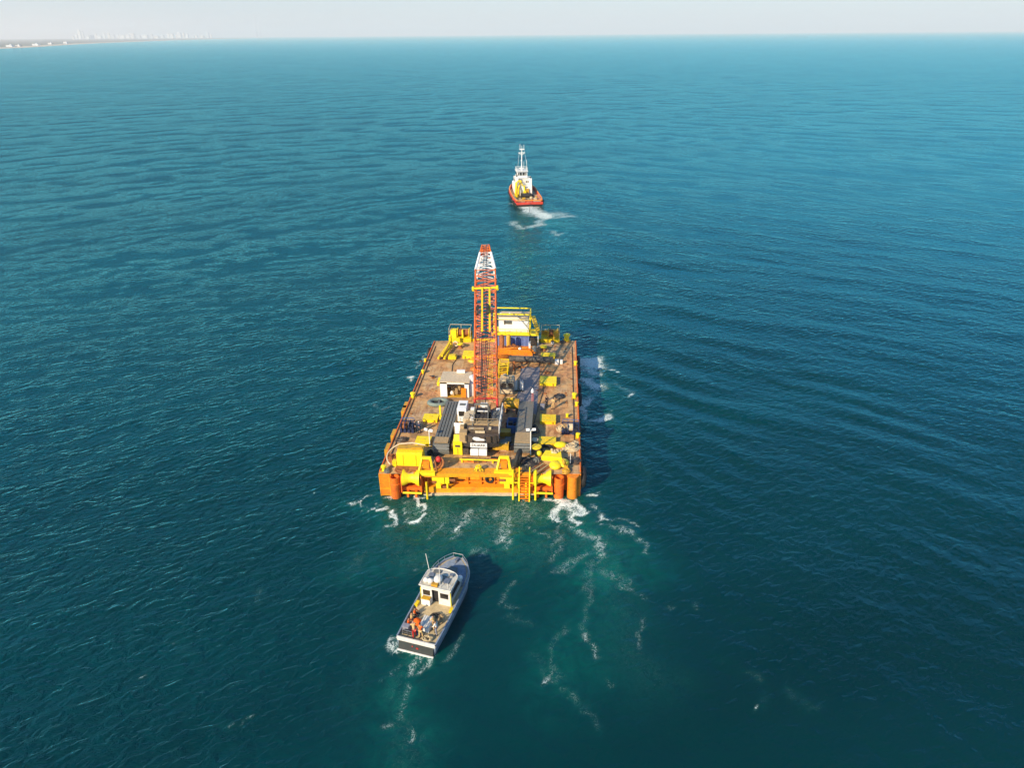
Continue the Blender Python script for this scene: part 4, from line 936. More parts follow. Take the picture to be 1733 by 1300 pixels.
# white workshop shelter left of the boom
def workshop():
    a, c = D(744, 672), D(796, 672); w_ = c[0] - a[0] - .3; x0 = a[0] + w_ / 2 + .15
    t = thing('workshop_shelter', (x0, a[1], ZD), 'white open fronted workshop cabin with flat tan roof left of the boom', 'cabin')
    b = MB(); q = w_ * .24
    b.box(-w_ / 2 + q / 2, .06, 1.2, q, .12, 2.4); b.box(w_ / 2 - .3, .06, 1.2, .6, .12, 2.4); b.box(0, .06, 2.28, w_, .12, .25)
    b.box(-w_ / 2 + .05, 1.6, 1.2, .1, 3.1, 2.4); b.box(w_ / 2 - .05, 1.6, 1.2, .1, 3.1, 2.4); b.box(0, 3.1, 1.2, w_, .1, 2.4); b.build('wall', 'white_clean', t)
    b = MB(); b.box(.05, 1.6, 2.48, w_ + .2, 3.4, .12); b.build('roof', 'cream', t)
    b = MB(); b.box(.6, 3.0, 2.75, 1.2, .5, .35); b.build('roof_box', 'white', t)
    b = MB(); b.box(0, 1.5, .04, w_ - .2, 3.0, .06); b.build('floor', 'ochre', t)
    b = MB()
    for i in range(9): b.box(random.uniform(-w_ * .2, w_ * .25), random.uniform(.4, 1.8), random.uniform(.25, .9), random.uniform(.2, .5), random.uniform(.2, .5), random.uniform(.3, .8), rz=random.uniform(-.5, .5))
    b.build('tools', 'tan', t)
    b = MB(); b.ball((-w_ * .12, .7, .4), .33); b.build('drum_can', 'white', t, smooth=True)
    b = MB(); b.prism([(-.35, 0), (.35, 0), (.3, .12), (-.3, .12)], .1, 1.6); o = b.build('orange_panel', 'orange', t); o.location = (w_ / 2 - .75, -.2, 0)
    return t, w_
workshop()
p = D(800, 664); o = MB().lathe((0, 0, 0), [(.95, 0), (.95, 2.0), (.7, 2.5), (0, 2.7)], n=20).build('water_tank', 'white', smooth=True); o.location = p; o.scale = (.8, 1.3, 1)
tag(o, 'pale rounded tank standing close right of the white workshop', 'tank')

# yellow leaning davit at the port bow
p = D(747, 610); t = thing('folded_davit', p, 'yellow folded davit arm lying towards the port bow', 'davit', rz=R(-6))
b = MB(); b.bar((-.5, 0, .35), (-.15, 5.2, .5), .3); b.bar((.5, 0, .35), (.45, 5.0, .5), .3); b.bar((0, .4, .6), (.2, 5.4, 1.2), .28); b.build('arm', 'yellow', t)
b = MB()
for k in range(6): b.bar((-.45 + .04 * k, .5 + k * .85, .5), (.5, 1.1 + k * .85, .5), .12)
b.build('bracing', 'ochre', t)
b = MB(); b.lathe((.15, 5.5, 0), [(.26, 0), (.22, 1.9), (.3, 2.0), (0, 2.15)], n=14); b.build('post', 'yellow_clean', t, smooth=True)
b = MB(); b.torus((1.1, 5.2, .75), .38, .12, axis=(.2, 1, 0), n=16); b.build('ring', 'cream', t, smooth=True)
p = D(766, 607); o = MB().box(0, 0, .3, 1.3, 1.1, .5).box(.1, 0, .62, .8, .8, .12).build('equipment_box', 'yellow', bevel=.06); o.location = p; tag(o, 'low yellow box on the deck right of the folded davit', 'box')
p = D(779, 589); t = thing('capstan', p, 'small yellow topped capstan near the port bow', 'capstan')
MB().lathe((0, 0, 0), [(.45, 0), (.28, .25), (.28, .7)], n=16).build('barrel', 'rust', t, smooth=True); MB().lathe((0, 0, .7), [(.5, 0), (.5, .15), (0, .22)], n=16).build('cap', 'yellow_clean', t)
p = D(920, 592); t = thing('capstan', p, 'small yellow topped capstan near the starboard bow', 'capstan')
MB().lathe((0, 0, 0), [(.55, 0), (.35, .25), (.35, .5)], n=16).build('barrel', 'rust', t, smooth=True); MB().lathe((0, 0, .5), [(.6, 0), (.6, .15), (0, .22)], n=16).build('cap', 'yellow_clean', t)

# bollards
def bollard(px, py, label, sc_=1):
    p = D(px, py); t = thing('bollard', p, label, 'bollard', 'yellow bollards along the deck edges')
    b = MB(); b.lathe((0, 0, 0), [(.24, 0), (.22, .5), (.33, .55), (.33, .72), (0, .8)], n=14); b.build('post', 'yellow_clean', t, smooth=True)
    MB().box(0, 0, .04, .8, .8, .06).build('base', 'ochre', t); t.scale = (sc_,) * 3
bollard(699, 673, 'yellow bollard on the port edge left of the grey dinghy', 1.1)
bollard(972, 674, 'yellow bollard on the starboard edge near the standing people', 1.1)
bollard(976, 687, 'small yellow bollard on the starboard edge just astern of the people', .8)
bollard(960, 706, 'low yellow bollard forward of the starboard winch', .7)
bollard(978, 741, 'slim yellow bollard astern of the starboard winch', .9)
bollard(959, 577, 'tall yellow bollard at the starboard bow corner', 1.7)
bollard(716, 632, 'yellow bollard on the port edge forward of the workshop', .8)
bollard(720, 612, 'yellow bollard on the port edge near the bow', .7)
bollard(974, 618, 'ochre bollard on the starboard edge abreast the long pipe', .9)
bollard(650, 797, 'yellow bollard at the port stern corner', 1.0)

# grey inflatable dinghy
p = D(742, 684); t = thing('inflatable_dinghy', p, 'grey green inflatable dinghy lying on the port deck', 'dinghy', rz=R(8))
b = MB(); b.torus((0, 0, .3), 1.0, .3, n=26, m=10); o = b.build('tube', 'greenish', t, smooth=True); o.scale = (1.25, .85, 1)
b = MB(); b.box(-.1, 0, .2, 1.7, 1.0, .08); b.build('floor', 'dark', t); b = MB(); b.box(.1, 0, .42, .3, 1.2, .06); b.build('seat', 'grey', t)

# floodlight poles
def pole(px, py, h_, label, ang):
    p = D(px, py); t = thing('floodlight_pole', p, label, 'light pole', 'white floodlight poles on the after deck')
    MB().tube((0, 0, 0), (0, 0, h_), .07, n=10).build('pole', 'white', t); MB().lathe((0, 0, 0), [(.25, 0), (.25, .08)], n=12).build('base', 'ochre', t)
    b = MB(); b.box(0, 0, h_ + .05, 1.1, .1, .1); b.build('crossbar', 'white', t)
    for q in (-.38, .38):
        b = MB(); b.box(q, -.1, h_ + .22, .42, .2, .3, rx=R(-25)); b.build('lamp', 'white_clean', t)
    t.rotation_euler = (0, 0, ang)
pole(728, 756, 2.3, 'short white floodlight pole beside the port yellow hatch', R(-20))
pole(898, 771, 3.6, 'tall white floodlight pole beside the starboard crawler', R(8))
p = D(901, 692); t = thing('marker_mast', p, 'red and white lattice marker mast with white top on the starboard deck', 'mast')
b = MB()
for k in range(3): a = k * 2.094; b.tube((.22 * math.cos(a), .22 * math.sin(a), 0), (.1 * math.cos(a), .1 * math.sin(a), 2.6), .035, n=6)
for k in range(8): z = .3 * k + .15; b.torus((0, 0, z), .2 - z * .04, .03, n=8, m=4)
b.build('lattice', paint('faded_red', (.55, .16, .15), .6, wear=.3, wearc=(.7, .6, .55), scale=3), t); MB().lathe((0, 0, 2.6), [(.2, 0), (.22, .3), (.1, .5), (0, .7)], n=12).build('lamp', 'white_clean', t, smooth=True)

# generator, bottle rack, tank, lattice crate, blue skip, boxes around the crane
p = D(858, 668); t = thing('generator_set', p, 'cream topped generator set with two dark fans beside the boom', 'generator')
MB().box(0, .9, 1.1, 2.1, 2.0, 2.0).build('housing', 'grey', t, bevel=.05); MB().box(0, 1.0, 2.2, 2.0, 1.7, .2).build('roof', 'cream', t, bevel=.05)
b = MB()
for q in (-.48, .48): b.lathe((q, -.12, 1.55), [(.42, 0), (.42, .06)], axis=(0, 1, 0), n=18)
b.build('fan', 'dark', t); MB().box(0, -.13, .6, 1.6, .06, .6).build('panel', 'cream', t)
b = MB(); b.box(-.3, 1.1, 2.5, .5, .6, .4, rz=.4); b.box(.4, .9, 2.45, .6, .5, .3, rz=-.3); b.ball((.1, .5, 2.45), .28); b.build('tarpaulin', 'rope', t)
p = D(878, 662); t = thing('gas_bottle_rack', p, 'rack of upright white gas bottles on the grey starboard deck', 'gas bottles')
b = MB(); b.box(0, .25, .06, 1.5, .8, .1); b.box(0, .62, .8, 1.5, .05, .1); b.build('rack', 'dark', t)
for k in range(5):
    b = MB(); b.lathe((-.6 + .27 * k + (.08 if k > 2 else 0), .15 + .1 * (k % 2), .1), [(.115, 0), (.115, 1.35), (.05, 1.55), (.05, 1.65)], n=12); b.build('gas_bottle', 'white_clean' if k != 2 else 'greenish', t, smooth=True)
p = D(851, 640); t = thing('lattice_crate', p, 'stack of yellow lattice sections beside the boom', 'lattice frame')
b = MB()
for z in (.1, .9, 1.7):
    for x in (-.7, .7): b.bar((x, 0, z), (x, 3.2, z), .14)
    for k in range(5): b.bar((-.7, k * .8, z), (.7, min(3.2, k * .8 + .5), z), .1)
for x in (-.7, .7):
    for y in (0, 1.6, 3.2): b.bar((x, y, 0), (x, y, 1.75), .12)
b.build('frame', 'yellow', t); MB().box(0, 1.6, .45, 1.0, 2.6, .5).build('load', 'ochre', t)
p = D(866, 701); t = thing('fuel_tank', p, 'round ochre fuel tank on a dark stand right of the crane', 'tank')
MB().tube((-1.0, .6, 1.35), (1.0, .6, 1.35), .72, n=22).build('tank', 'ochre', t, smooth=True); b = MB(); b.box(-.7, .6, .3, .2, 1.2, .6); b.box(.7, .6, .3, .2, 1.2, .6); b.build('stand', 'dark', t)
b = MB(); b.lathe((0, .6, 2.0), [(.2, 0), (.2, .15)], n=12); b.box(-.5, .6, 2.1, .3, .3, .1); b.build('filler_cap', 'yellow', t)
p = D(868, 735); t = thing('tool_skip', p, 'open blue tool skip between the crane and its starboard crawler', 'skip')
b = MB()
for sx in (-1, 1): b.box(sx * .75, .9, .8, .08, 2.2, 1.1)
b.box(0, -.2, .8, 1.5, .08, 1.1); b.box(0, 2.0, .8, 1.5, .08, 1.1); b.box(0, .9, .25, 1.5, 2.2, .08); b.build('body', 'blue', t)
b = MB(); b.box(-.3, .6, .6, .5, .7, .5, rz=.4); b.box(.3, 1.3, .65, .5, .5, .4, rz=-.3); b.build('contents', 'dark', t)
p = D(775, 771); t = thing('yellow_cabinet', p, 'upright yellow cabinet at the left rear of the crane', 'cabinet')
MB().box(0, .6, 1.0, 1.15, 1.1, 1.9).build('body', 'yellow_clean', t, bevel=.04); b = MB(); b.box(0, .03, 1.35, .6, .05, .28); b.build('vent', 'brown', t)
MB().prism_x([(.2, 1.95), (.75, 2.6), (1.15, 1.95)], -.5, .5).build('hood', 'yellow', t)
MB().box(0, .02, .6, .03, .04, .9).build('door_gap', 'brown', t)
p = D(852, 764); t = thing('white_locker', p, 'white locker standing at the right rear of the crane', 'locker')
MB().box(0, .4, .6, .75, .7, 1.1).build('body', 'white_clean', t, bevel=.03); MB().box(0, .4, 1.2, .85, .8, .08).build('lid', 'grey', t)
p = D(776, 730); t = thing('cable_drum', p, 'ochre cable drum between the port crawler and the crane', 'cable drum')
MB().lathe((0, 0, .7), [(.65, -.32), (.65, -.25), (.4, -.25), (.4, .25), (.65, .25), (.65, .32)], axis=(.3, 1, 0), n=20).build('drum', 'ochre', t, smooth=False); MB().box(0, 0, .1, .9, .8, .2).build('cradle', 'greenish', t)
p = D(749, 711); t = thing('yellow_chair_frame', p, 'yellow high backed pedestal right of the port hatch', 'pedestal')
MB().box(.1, 0, .35, .95, .7, .6).build('base', 'yellow_clean', t); MB().box(-.3, .25, 1.3, .22, .25, 1.6).build('back_post', 'yellow_clean', t)

# clutter at the starboard stern
def bag(px, py, r, label, mat='yellow_clean', nm='canvas_bag', cat='bag', grp='yellow bags on the starboard stern'):
    p = D(px, py); o = MB().ball((0, 0, r[2] * .8), r, n=14, k=9, jit=.05).build(nm, mat, smooth=True); o.location = p; o.rotation_euler = (0, 0, random.uniform(-.4, .4)); return tag(o, label, cat, grp)
bag(948, 756, (.85, .6, .35), 'flat yellow bag left of the rope pile')
p = D(935, 777); t = thing('covered_pallet', p, 'yellow tarpaulin covered pallet with white gear on top', 'pallet', rz=R(-6))
b = MB(); b.prism([(-1.3, -.7), (1.25, -.75), (.95, .8), (-.95, .75)], .1, .75); b.build('tarpaulin', 'yellow_clean', t, bevel=.08); MB().box(0, 0, .06, 2.3, 1.5, .1).build('pallet', 'tan', t)
b = MB()
for k in range(8): b.ball((random.uniform(-.2, 1.0), random.uniform(.1, .8), .85), random.uniform(.1, .22), n=8, k=5, jit=.2)
b.build('loose_gear', 'rope', t)
bag(940, 791, (.75, .85, .4), 'left one of two plump yellow bags near the starboard spud tube')
bag(953, 787, (.70, .85, .38), 'right one of two plump yellow bags near the starboard spud tube')
bag(912, 771, (.4, .4, .4), 'small round yellow bag left of the covered pallet')
p = D(908, 768); t = thing('oil_drum', p, 'dark stacked drum with yellow lid beside the tall floodlight pole', 'drum')
MB().lathe((0, 0, 0), [(.5, 0), (.5, .4), (.53, .42), (.5, .44), (.5, .95)], n=18).build('body', 'brown', t, smooth=True); MB().lathe((0, 0, .96), [(.62, 0), (.62, .12), (0, .16)], n=18).build('lid', 'yellow', t)
p = D(905, 754); t = thing('oil_drum', p, 'pale grey drum with white lid forward of the yellow lidded drum', 'drum')
MB().lathe((0, 0, 0), [(.42, 0), (.42, .8)], n=18).build('body', 'grey', t, smooth=True); MB().lathe((0, 0, .8), [(.46, 0), (.46, .1), (0, .14)], n=18).build('lid', 'cream', t)
def pile(px, py, rx, ry, label, mat, nm='rope_pile', cat='rope pile', n=16, r_=.07, hz=.5, grp=None):
    p = D(px, py); b = MB()
    for i in range(n):
        pts = []; a0 = random.uniform(0, 6.28); q = random.uniform(.35, 1); z0 = random.uniform(.08, hz) * (1.25 - q); ox, oy = random.uniform(-.25, .25), random.uniform(-.25, .25)
        for k in range(14): a = a0 + k * .42; j = random.uniform(.85, 1.12); pts.append((rx * (q * math.cos(a) * j + ox), ry * (q * math.sin(a) * j + oy), z0 + random.uniform(-.04, .06)))
        b.path(pts, r_, 6)
    b.ball((0, 0, hz * .15), (rx * .75, ry * .75, hz * .55), jit=.1)
    o = b.build(nm, mat, smooth=True); o.location = p; return tag(o, label, cat, grp)
pile(967, 760, 1.0, .9, 'pile of beige rope on the starboard deck', 'rope', n=20, hz=.7)
pile(975, 751, .5, .5, 'small loop of beige rope against the starboard edge', 'rope', n=7, hz=.3)
pile(970, 781, 1.0, .8, 'tangle of dark rusty chain by the starboard edge', 'brown', 'chain_pile', 'chain', n=14, r_=.06)
pile(952, 782, .45, .5, 'small black heap of net beside the rusty chain', 'dark', 'net_heap', 'net', n=8)
pile(895, 783, 1.3, .9, 'heap of dark green grey hoses behind the stern ladder', 'dark', 'hose_heap', 'hoses', n=14, r_=.07)
pile(908, 781, .5, .6, 'olive rope coil beside the dark hoses', 'grey', 'rope_coil', 'rope', n=8, hz=.5)
pile(681, 745, .75, .6, 'brown rope coil on the port deck edge', 'brown', 'rope_coil', 'rope', n=9, hz=.35)
pile(690, 757, .35, .3, 'tiny rust coloured heap on the port deck', 'rust', 'rope_coil', 'rope', n=6, hz=.2)
pile(665, 777, .8, .9, 'rusty chain heap left of the big yellow winch cover', 'rust', 'chain_pile', 'chain', n=10, r_=.07)
pile(683, 798, .9, .45, 'rusty chain heap under the port fairlead', 'rust', 'chain_pile', 'chain', n=9, r_=.07, hz=.3)
pile(655, 799, .35, .35, 'grey rope coil at the port stern corner', 'grey', 'rope_coil', 'rope', n=7, hz=.5)
pile(738, 768, .5, .8, 'dark heap of sacks beside the port crawler end', 'dark', 'sack_heap', 'sacks', n=8, hz=.6)
pile(728, 768, .4, .5, 'black rubber heap below the port floodlight pole', 'black', 'sack_heap', 'sacks', n=8, hz=.5)
pile(902, 728, .8, 1.1, 'black tangle of hoses right of the starboard crawler', 'dark', 'hose_heap', 'hoses', n=12, hz=.6)
pile(948, 672, .7, .7, 'dark tangle of gear lying right of the standing people', 'dark', 'gear_heap', 'gear', n=12, hz=.5)
pile(926, 631, .4, .3, 'little rust red heap forward of the lone hatch', 'rust', 'gear_heap', 'gear', n=6, hz=.25)
pile(951, 580, .55, .5, 'dark gear heap beside the starboard bow bollard', 'brown', 'gear_heap', 'gear', n=8, hz=.5)
pile(958, 799, .5, .5, 'rope and shackles on top of the starboard stern corner', 'ochre', 'gear_heap', 'gear', n=9, hz=.5)
p = D(911, 795); t = thing('plank_stack', p, 'brown timber planks laid diagonally behind the stern ladder', 'planks', rz=R(-38))
for k in range(5):
    b = MB(); b.box(-.6 + k * .32, 0, .08 + .02 * (k % 2), .22, 2.6, .08); b.build('plank', 'tan' if k % 2 else 'rust', t)
p = D(893, 800); t = thing('grating_stack', p, 'dark grey grating at the head of the stern ladder', 'grating')
b = MB(); 
for k in range(8): b.box(-.7 + k * .2, .9, .1, .06, 1.8, .1)
b.build('bars', 'grey', t); MB().box(0, .05, .12, 1.6, .08, .12).build('frame', 'dark', t)
p = D(918, 693); o = MB().box(0, 0, .35, .55, .5, .7).box(0, 0, .75, .62, .56, .1).build('white_cooler', 'greycloth', bevel=.04); o.location = p; tag(o, 'small pale grey crate on the deck right of the marker mast', 'crate')
p = D(956, 795); t = thing('spud_clamp', p, 'yellow orange clamp standing beside the starboard spud tube', 'clamp')
b = MB(); b.bar((0, 0, 0), (0, .1, 1.2), .2); b.torus((-.2, .1, 1.0), .3, .09, axis=(1, .3, 0), n=14); b.box(.2, 0, .3, .3, .4, .6); b.build('body', 'ochre', t)
p = D(965, 786); o = MB().tube((0, 0, 0), (0, 0, 1.6), .035, n=8).box(0, 0, .03, .3, .3, .05).build('thin_mast', 'white'); o.location = p; tag(o, 'thin white staff standing by the rusty chain', 'staff')

def crate(px, py, sx, sy, sz, mat, label, nm='tool_box', cat='box', rz=0):
    p = D(px, py); t_ = thing(nm, p, label, cat, rz=rz)
    MB().box(0, 0, sz / 2, sx, sy, sz).build('body', mat, t_, bevel=.03); MB().box(0, 0, sz + .03, sx * 1.04, sy * 1.04, .07).box(0, -sy / 2 - .04, sz * .6, sx * .3, .05, .08).build('lid', 'dark' if mat != 'dark' else 'grey', t_)
crate(812, 782, 1.5, .5, .25, 'rust', 'flat rust red box lying behind the white ballast blocks', rz=.2)
crate(795, 781, 1.8, .45, .3, 'orange', 'orange beam end lying behind the left ballast block', 'steel_beam', 'beam')
crate(845, 779, 2.0, .4, .3, 'orange', 'orange beam lying behind the white locker', 'steel_beam', 'beam')
crate(789, 768, .7, .6, .9, 'brown', 'brown cabinet between the yellow cabinet and the ballast blocks', 'cabinet', 'cabinet')
crate(762, 700, .8, .5, .5, 'rust', 'rusty box in the gap between the port crawler and the crane cab')
crate(860, 752, .8, 1.2, .7, 'dark', 'dark box in the shade right of the white locker')
crate(867, 759, .5, .5, .5, 'grey', 'small grey box in the shade beside the starboard crawler')
crate(771, 745, .5, .6, .5, 'greenish', 'small green grey box left of the crane')
crate(862, 722, .9, .8, .8, 'dark', 'dark machine block forward of the blue skip')
crate(733, 640, .5, .35, .3, 'rust', 'small rusty box on the port deck left of the workshop hatch', rz=.5)
crate(906, 606, .9, .6, .6, 'cream', 'cream box between the machinery skid and the long pipe')
crate(935, 570 + 12, .5, .4, .5, 'white', 'small white box right of the starboard winch house')
crate(850, 628, 1.0, .7, .8, 'brown', 'brown box forward of the yellow lattice sections')
crate(870, 626, .35, .35, 1.6, 'rust', 'red brown post box beside the end of the long pipe')
pile(880, 622, .8, .35, 'thin rust red bar heap on the grey painted shade near the long pipe', 'rust', 'bar_heap', 'bars', n=8, r_=.05, hz=.2)
pile(806, 625, 1.0, .8, 'orange hose heap under the boom amidships', 'orange', 'hose_heap', 'hoses', n=10, r_=.07, hz=.4)
pile(815, 655, 1.1, .9, 'cream tarpaulin heap under the boom beside the generator', 'rope', 'tarpaulin_heap', 'tarpaulin', n=9, r_=.08, hz=.6)
pile(800, 612, .8, .5, 'yellow sling heap under the boom near the pipes', 'yellow', 'sling_heap', 'slings', n=8, r_=.06, hz=.4)
pile(770, 660, .5, .3, 'dark tools scattered before the workshop opening', 'brown', 'gear_heap', 'gear', n=6, r_=.05, hz=.3)
pile(712, 612, .3, .3, 'small dark coil on the port edge near the bow', 'dark', 'rope_coil', 'rope', n=5, hz=.2)
pile(948, 726, .4, .6, 'tan sack heap left of the starboard winch', 'rope', 'sack_heap', 'sacks', n=6, hz=.5)

# ------------------------------------------------------------------ people
def person(loc, rz, pose, top, legs, label, hat=None, arm=(.35, .35), scale=1.0, grp=None):
    """one skinned body with hands and five fingers; jacket, trousers, hair or cap as children"""
    sit = pose == 'sit'; bend = pose == 'bend'
    J = {}; hipz = .45 if sit else .93
    J['pel'] = (0, 0, hipz); lean = .5 if bend else (.08 if sit else .02)
    J['sp'] = (0, lean * .25, hipz + .25); J['ch'] = (0, lean * .55, hipz + .46); J['nk'] = (0, lean * .72, hipz + .58); J['h0'] = (0, lean * .85, hipz + .66); J['h1'] = (0, lean * .9 + .02, hipz + .80)
    E_ = [('pel', 'sp'), ('sp', 'ch'), ('ch', 'nk'), ('nk', 'h0'), ('h0', 'h1')]
    rad = {'pel': .125, 'sp': .115, 'ch': .135, 'nk': .055, 'h0': .085, 'h1': .085}
    for s, nm in ((-1, 'l'), (1, 'r')):
        J['hp' + nm] = (s * .09, 0, hipz - .05)
        if sit: J['kn' + nm] = (s * .13, .42, hipz); J['an' + nm] = (s * .13, .44, .09); J['to' + nm] = (s * .14, .62, .04)
        else: J['kn' + nm] = (s * .11, .04 + .06 * s, .50); J['an' + nm] = (s * .13, .10 * s, .09); J['to' + nm] = (s * .15, .10 * s + .17, .04)
        cx, cy, cz = J['ch']; f = arm[0] if s < 0 else arm[1]
        J['sh' + nm] = (s * .17, cy, cz + .05); J['el' + nm] = (s * .24, cy + .26 * f, cz + .05 - .27 * (1 - f * .5)); e = J['el' + nm]
        J['wr' + nm] = (s * .22, e[1] + .22 * min(1, f * 1.6 + .2), e[2] - .22 * (1 - f)); wv = Vector(J['wr' + nm]); dv = (wv - Vector(e)).normalized()
        J['pm' + nm] = tuple(wv + dv * .07)
        E_ += [('pel', 'hp' + nm), ('hp' + nm, 'kn' + nm), ('kn' + nm, 'an' + nm), ('an' + nm, 'to' + nm), ('ch', 'sh' + nm), ('sh' + nm, 'el' + nm), ('el' + nm, 'wr' + nm), ('wr' + nm, 'pm' + nm)]
        rad.update({'hp' + nm: .095, 'kn' + nm: .06, 'an' + nm: .04, 'to' + nm: .035, 'sh' + nm: .06, 'el' + nm: .042, 'wr' + nm: .028, 'pm' + nm: .036})
        sidev = Vector((1, 0, 0)); dn = dv.cross(sidev).normalized()
        for k in range(5):
            ln = (.055, .075, .082, .076, .06)[k]; o_ = (k - 2.2) * .019
            base = Vector(J['pm' + nm]) + sidev * o_ * .9 + (dv * .03 if k else dv * -.01)
            dd = dv if k else (dv * .6 - sidev * s * .8).normalized()
            J['f%d%s' % (k, nm)] = tuple(base + dd * ln * .5); J['g%d%s' % (k, nm)] = tuple(base + dd * ln * .9 - dn * .02)
            E_ += [('pm' + nm, 'f%d%s' % (k, nm)), ('f%d%s' % (k, nm), 'g%d%s' % (k, nm))]; rad['f%d%s' % (k, nm)] = .009; rad['g%d%s' % (k, nm)] = .008
    def skin(names, edges, nm, mat, grow=1.0, over={}):
        ids = {n: i for i, n in enumerate(names)}
        me = bpy.data.meshes.new(nm); me.from_pydata([J[n] for n in names], [(ids[a], ids[b]) for a, b in edges if a in ids and b in ids], []); me.update()
        o = bpy.data.objects.new(nm, me); col.objects.link(o)
        md = o.modifiers.new('skin', 'SKIN'); sv = me.skin_vertices[0].data
        for n, i in ids.items(): r_ = over.get(n, rad[n] * grow); sv[i].radius = (r_, r_); sv[i].use_root = (i == 0)
        s2 = o.modifiers.new('sub', 'SUBSURF'); s2.levels = s2.render_levels = 1
        dg = bpy.context.evaluated_depsgraph_get(); dg.update(); m2 = bpy.data.meshes.new_from_object(o.evaluated_get(dg)); o.modifiers.clear(); o.data = m2
        m2.materials.clear(); m2.materials.append(M[mat])
        for p_ in m2.polygons: p_.use_smooth = True
        return o
    names = ['pel'] + [n for n in J if n != 'pel']
    body = skin(names, E_, 'person', 'skin')
    # a face on the head
    hc = Vector(J['h0']).lerp(Vector(J['h1']), .55)
    tag(body, label, 'person', grp); body.location = loc; body.rotation_euler = (0, 0, rz); body.scale = (scale,) * 3
    jn = ['pel', 'sp', 'ch', 'shl', 'ell', 'wrl', 'shr', 'elr', 'wrr']
    skin(jn, [('pel', 'sp'), ('sp', 'ch'), ('ch', 'shl'), ('shl', 'ell'), ('ell', 'wrl'), ('ch', 'shr'), ('shr', 'elr'), ('elr', 'wrr')], 'jacket', top, 1.22, {'pel': .14, 'wrl': .04, 'wrr': .04}).parent = body
    ln_ = ['pel', 'hpl', 'knl', 'anl', 'hpr', 'knr', 'anr']
    skin(ln_, [('pel', 'hpl'), ('hpl', 'knl'), ('knl', 'anl'), ('pel', 'hpr'), ('hpr', 'knr'), ('knr', 'anr')], 'trousers', legs, 1.25, {'pel': .135, 'anl': .06, 'anr': .06}).parent = body
    b = MB(); b.ball(hc + Vector((0, -.015, .045)), (.095, .105, .085), n=12, k=8); b.build('hard_hat' if hat else 'hair', hat or 'hair', smooth=True).parent = body
    b = MB(); b.ball(hc + Vector((0, .10, -.02)), (.015, .022, .022), n=6, k=4)
    for s in (-1, 1): b.ball(hc + Vector((s * .09, 0, -.01)), (.015, .025, .032), n=6, k=4)
    b.build('nose_and_ears', 'skin', smooth=True).parent = body
    b = MB()
    for s in (-1, 1): b.ball(hc + Vector((s * .034, .088, .012)), .011, n=6, k=4); b.box(s * J['anr'][0], J['an' + ('r' if s > 0 else 'l')][1] + .08, .045, .1, .27, .09)
    b.build('boots_and_eyes', 'dark', smooth=False).parent = body
    return body
p = D(703, 731); person(p, R(170), 'stand', 'darkcloth', 'darkcloth', 'person in dark clothes standing closest to the port navy winch', arm=(.5, .2))
p = D(710, 733); person(p, R(150), 'stand', 'navy', 'darkcloth', 'person in navy blue overalls standing left of the port yellow hatch', hat='white', arm=(.2, .6))
p = D(925, 688); person(p, R(200), 'stand', 'darkcloth', 'darkcloth', 'person in black with a white bundle on the starboard deck', hat='hair', arm=(.8, .8))
p = D(936, 692); person(p, R(160), 'stand', 'tancloth', 'tancloth', 'person in tan clothes on the starboard deck right of the person in black', arm=(.4, .5))
p = D(956, 735); person(p, R(90), 'bend', 'tancloth', 'navy', 'person in a tan shirt bending over the starboard winch', arm=(.6, .7))

# ------------------------------------------------------------------ hull builder for the two boats
def loft(stations, name, mat, parent, close_top=False):
    """stations: list of (y, [(x, z), ...]) half profiles from keel to gunwale, mirrored"""
    vs_, fs = [], []; n = len(stations[0][1])
    for y, pr in stations:
        full = [(-x, z) for x, z in reversed(pr)] + [(x, z) for x, z in pr]
        vs_ += [(x, y if not isinstance(y, tuple) else y, z) for x, z in full]
    m_ = 2 * n
    for i in range(len(stations) - 1):
        for k in range(m_ - 1): a = i * m_ + k; fs.append((a, a + 1, a + m_ + 1, a + m_))
        if close_top: fs.append((i * m_ + m_ - 1, i * m_, (i + 1) * m_, (i + 1) * m_ + m_ - 1))
    fs.append(tuple(range(m_))); fs.append(tuple(reversed(range((len(stations) - 1) * m_, len(stations) * m_))))
    b = MB(); b.add(vs_, fs); return b.build(name, mat, parent, smooth=True)
def outline(stn): return [(w_, y, z) for y, w_, z in stn]
def sheet(stn, name, mat, parent, inset=0, dz=0, th=.06):
    """deck: a cap between the two gunwales; stn = (y, half width, z)"""
    b = MB()
    for (y0, w0, z0), (y1, w1, z1) in zip(stn[:-1], stn[1:]):
        w0 = max(.02, w0 - inset); w1 = max(.02, w1 - inset); z0 += dz; z1 += dz
        b.add([(-w0, y0, z0), (w0, y0, z0), (w1, y1, z1), (-w1, y1, z1), (-w0, y0, z0 - th), (w0, y0, z0 - th), (w1, y1, z1 - th), (-w1, y1, z1 - th)], [(0, 1, 2, 3), (7, 6, 5, 4), (0, 4, 5, 1), (2, 6, 7, 3), (1, 5, 6, 2), (3, 7, 4, 0)])
    return b.build(name, mat, parent)
def edge_tube(stn, r, name, mat, parent, dz=0, dw=0, stern=True, n=8):
    L1 = [(-(w_ + dw), y, z + dz) for y, w_, z in stn]; R1 = [(w_ + dw, y, z + dz) for y, w_, z in reversed(stn)]
    pts = L1 + R1
    if stern: pts = [(0, stn[0][0], stn[0][2] + dz)] + pts + [(0, stn[0][0], stn[0][2] + dz)]
    return MB().path(pts, r, n).build(name, mat, parent, smooth=True)

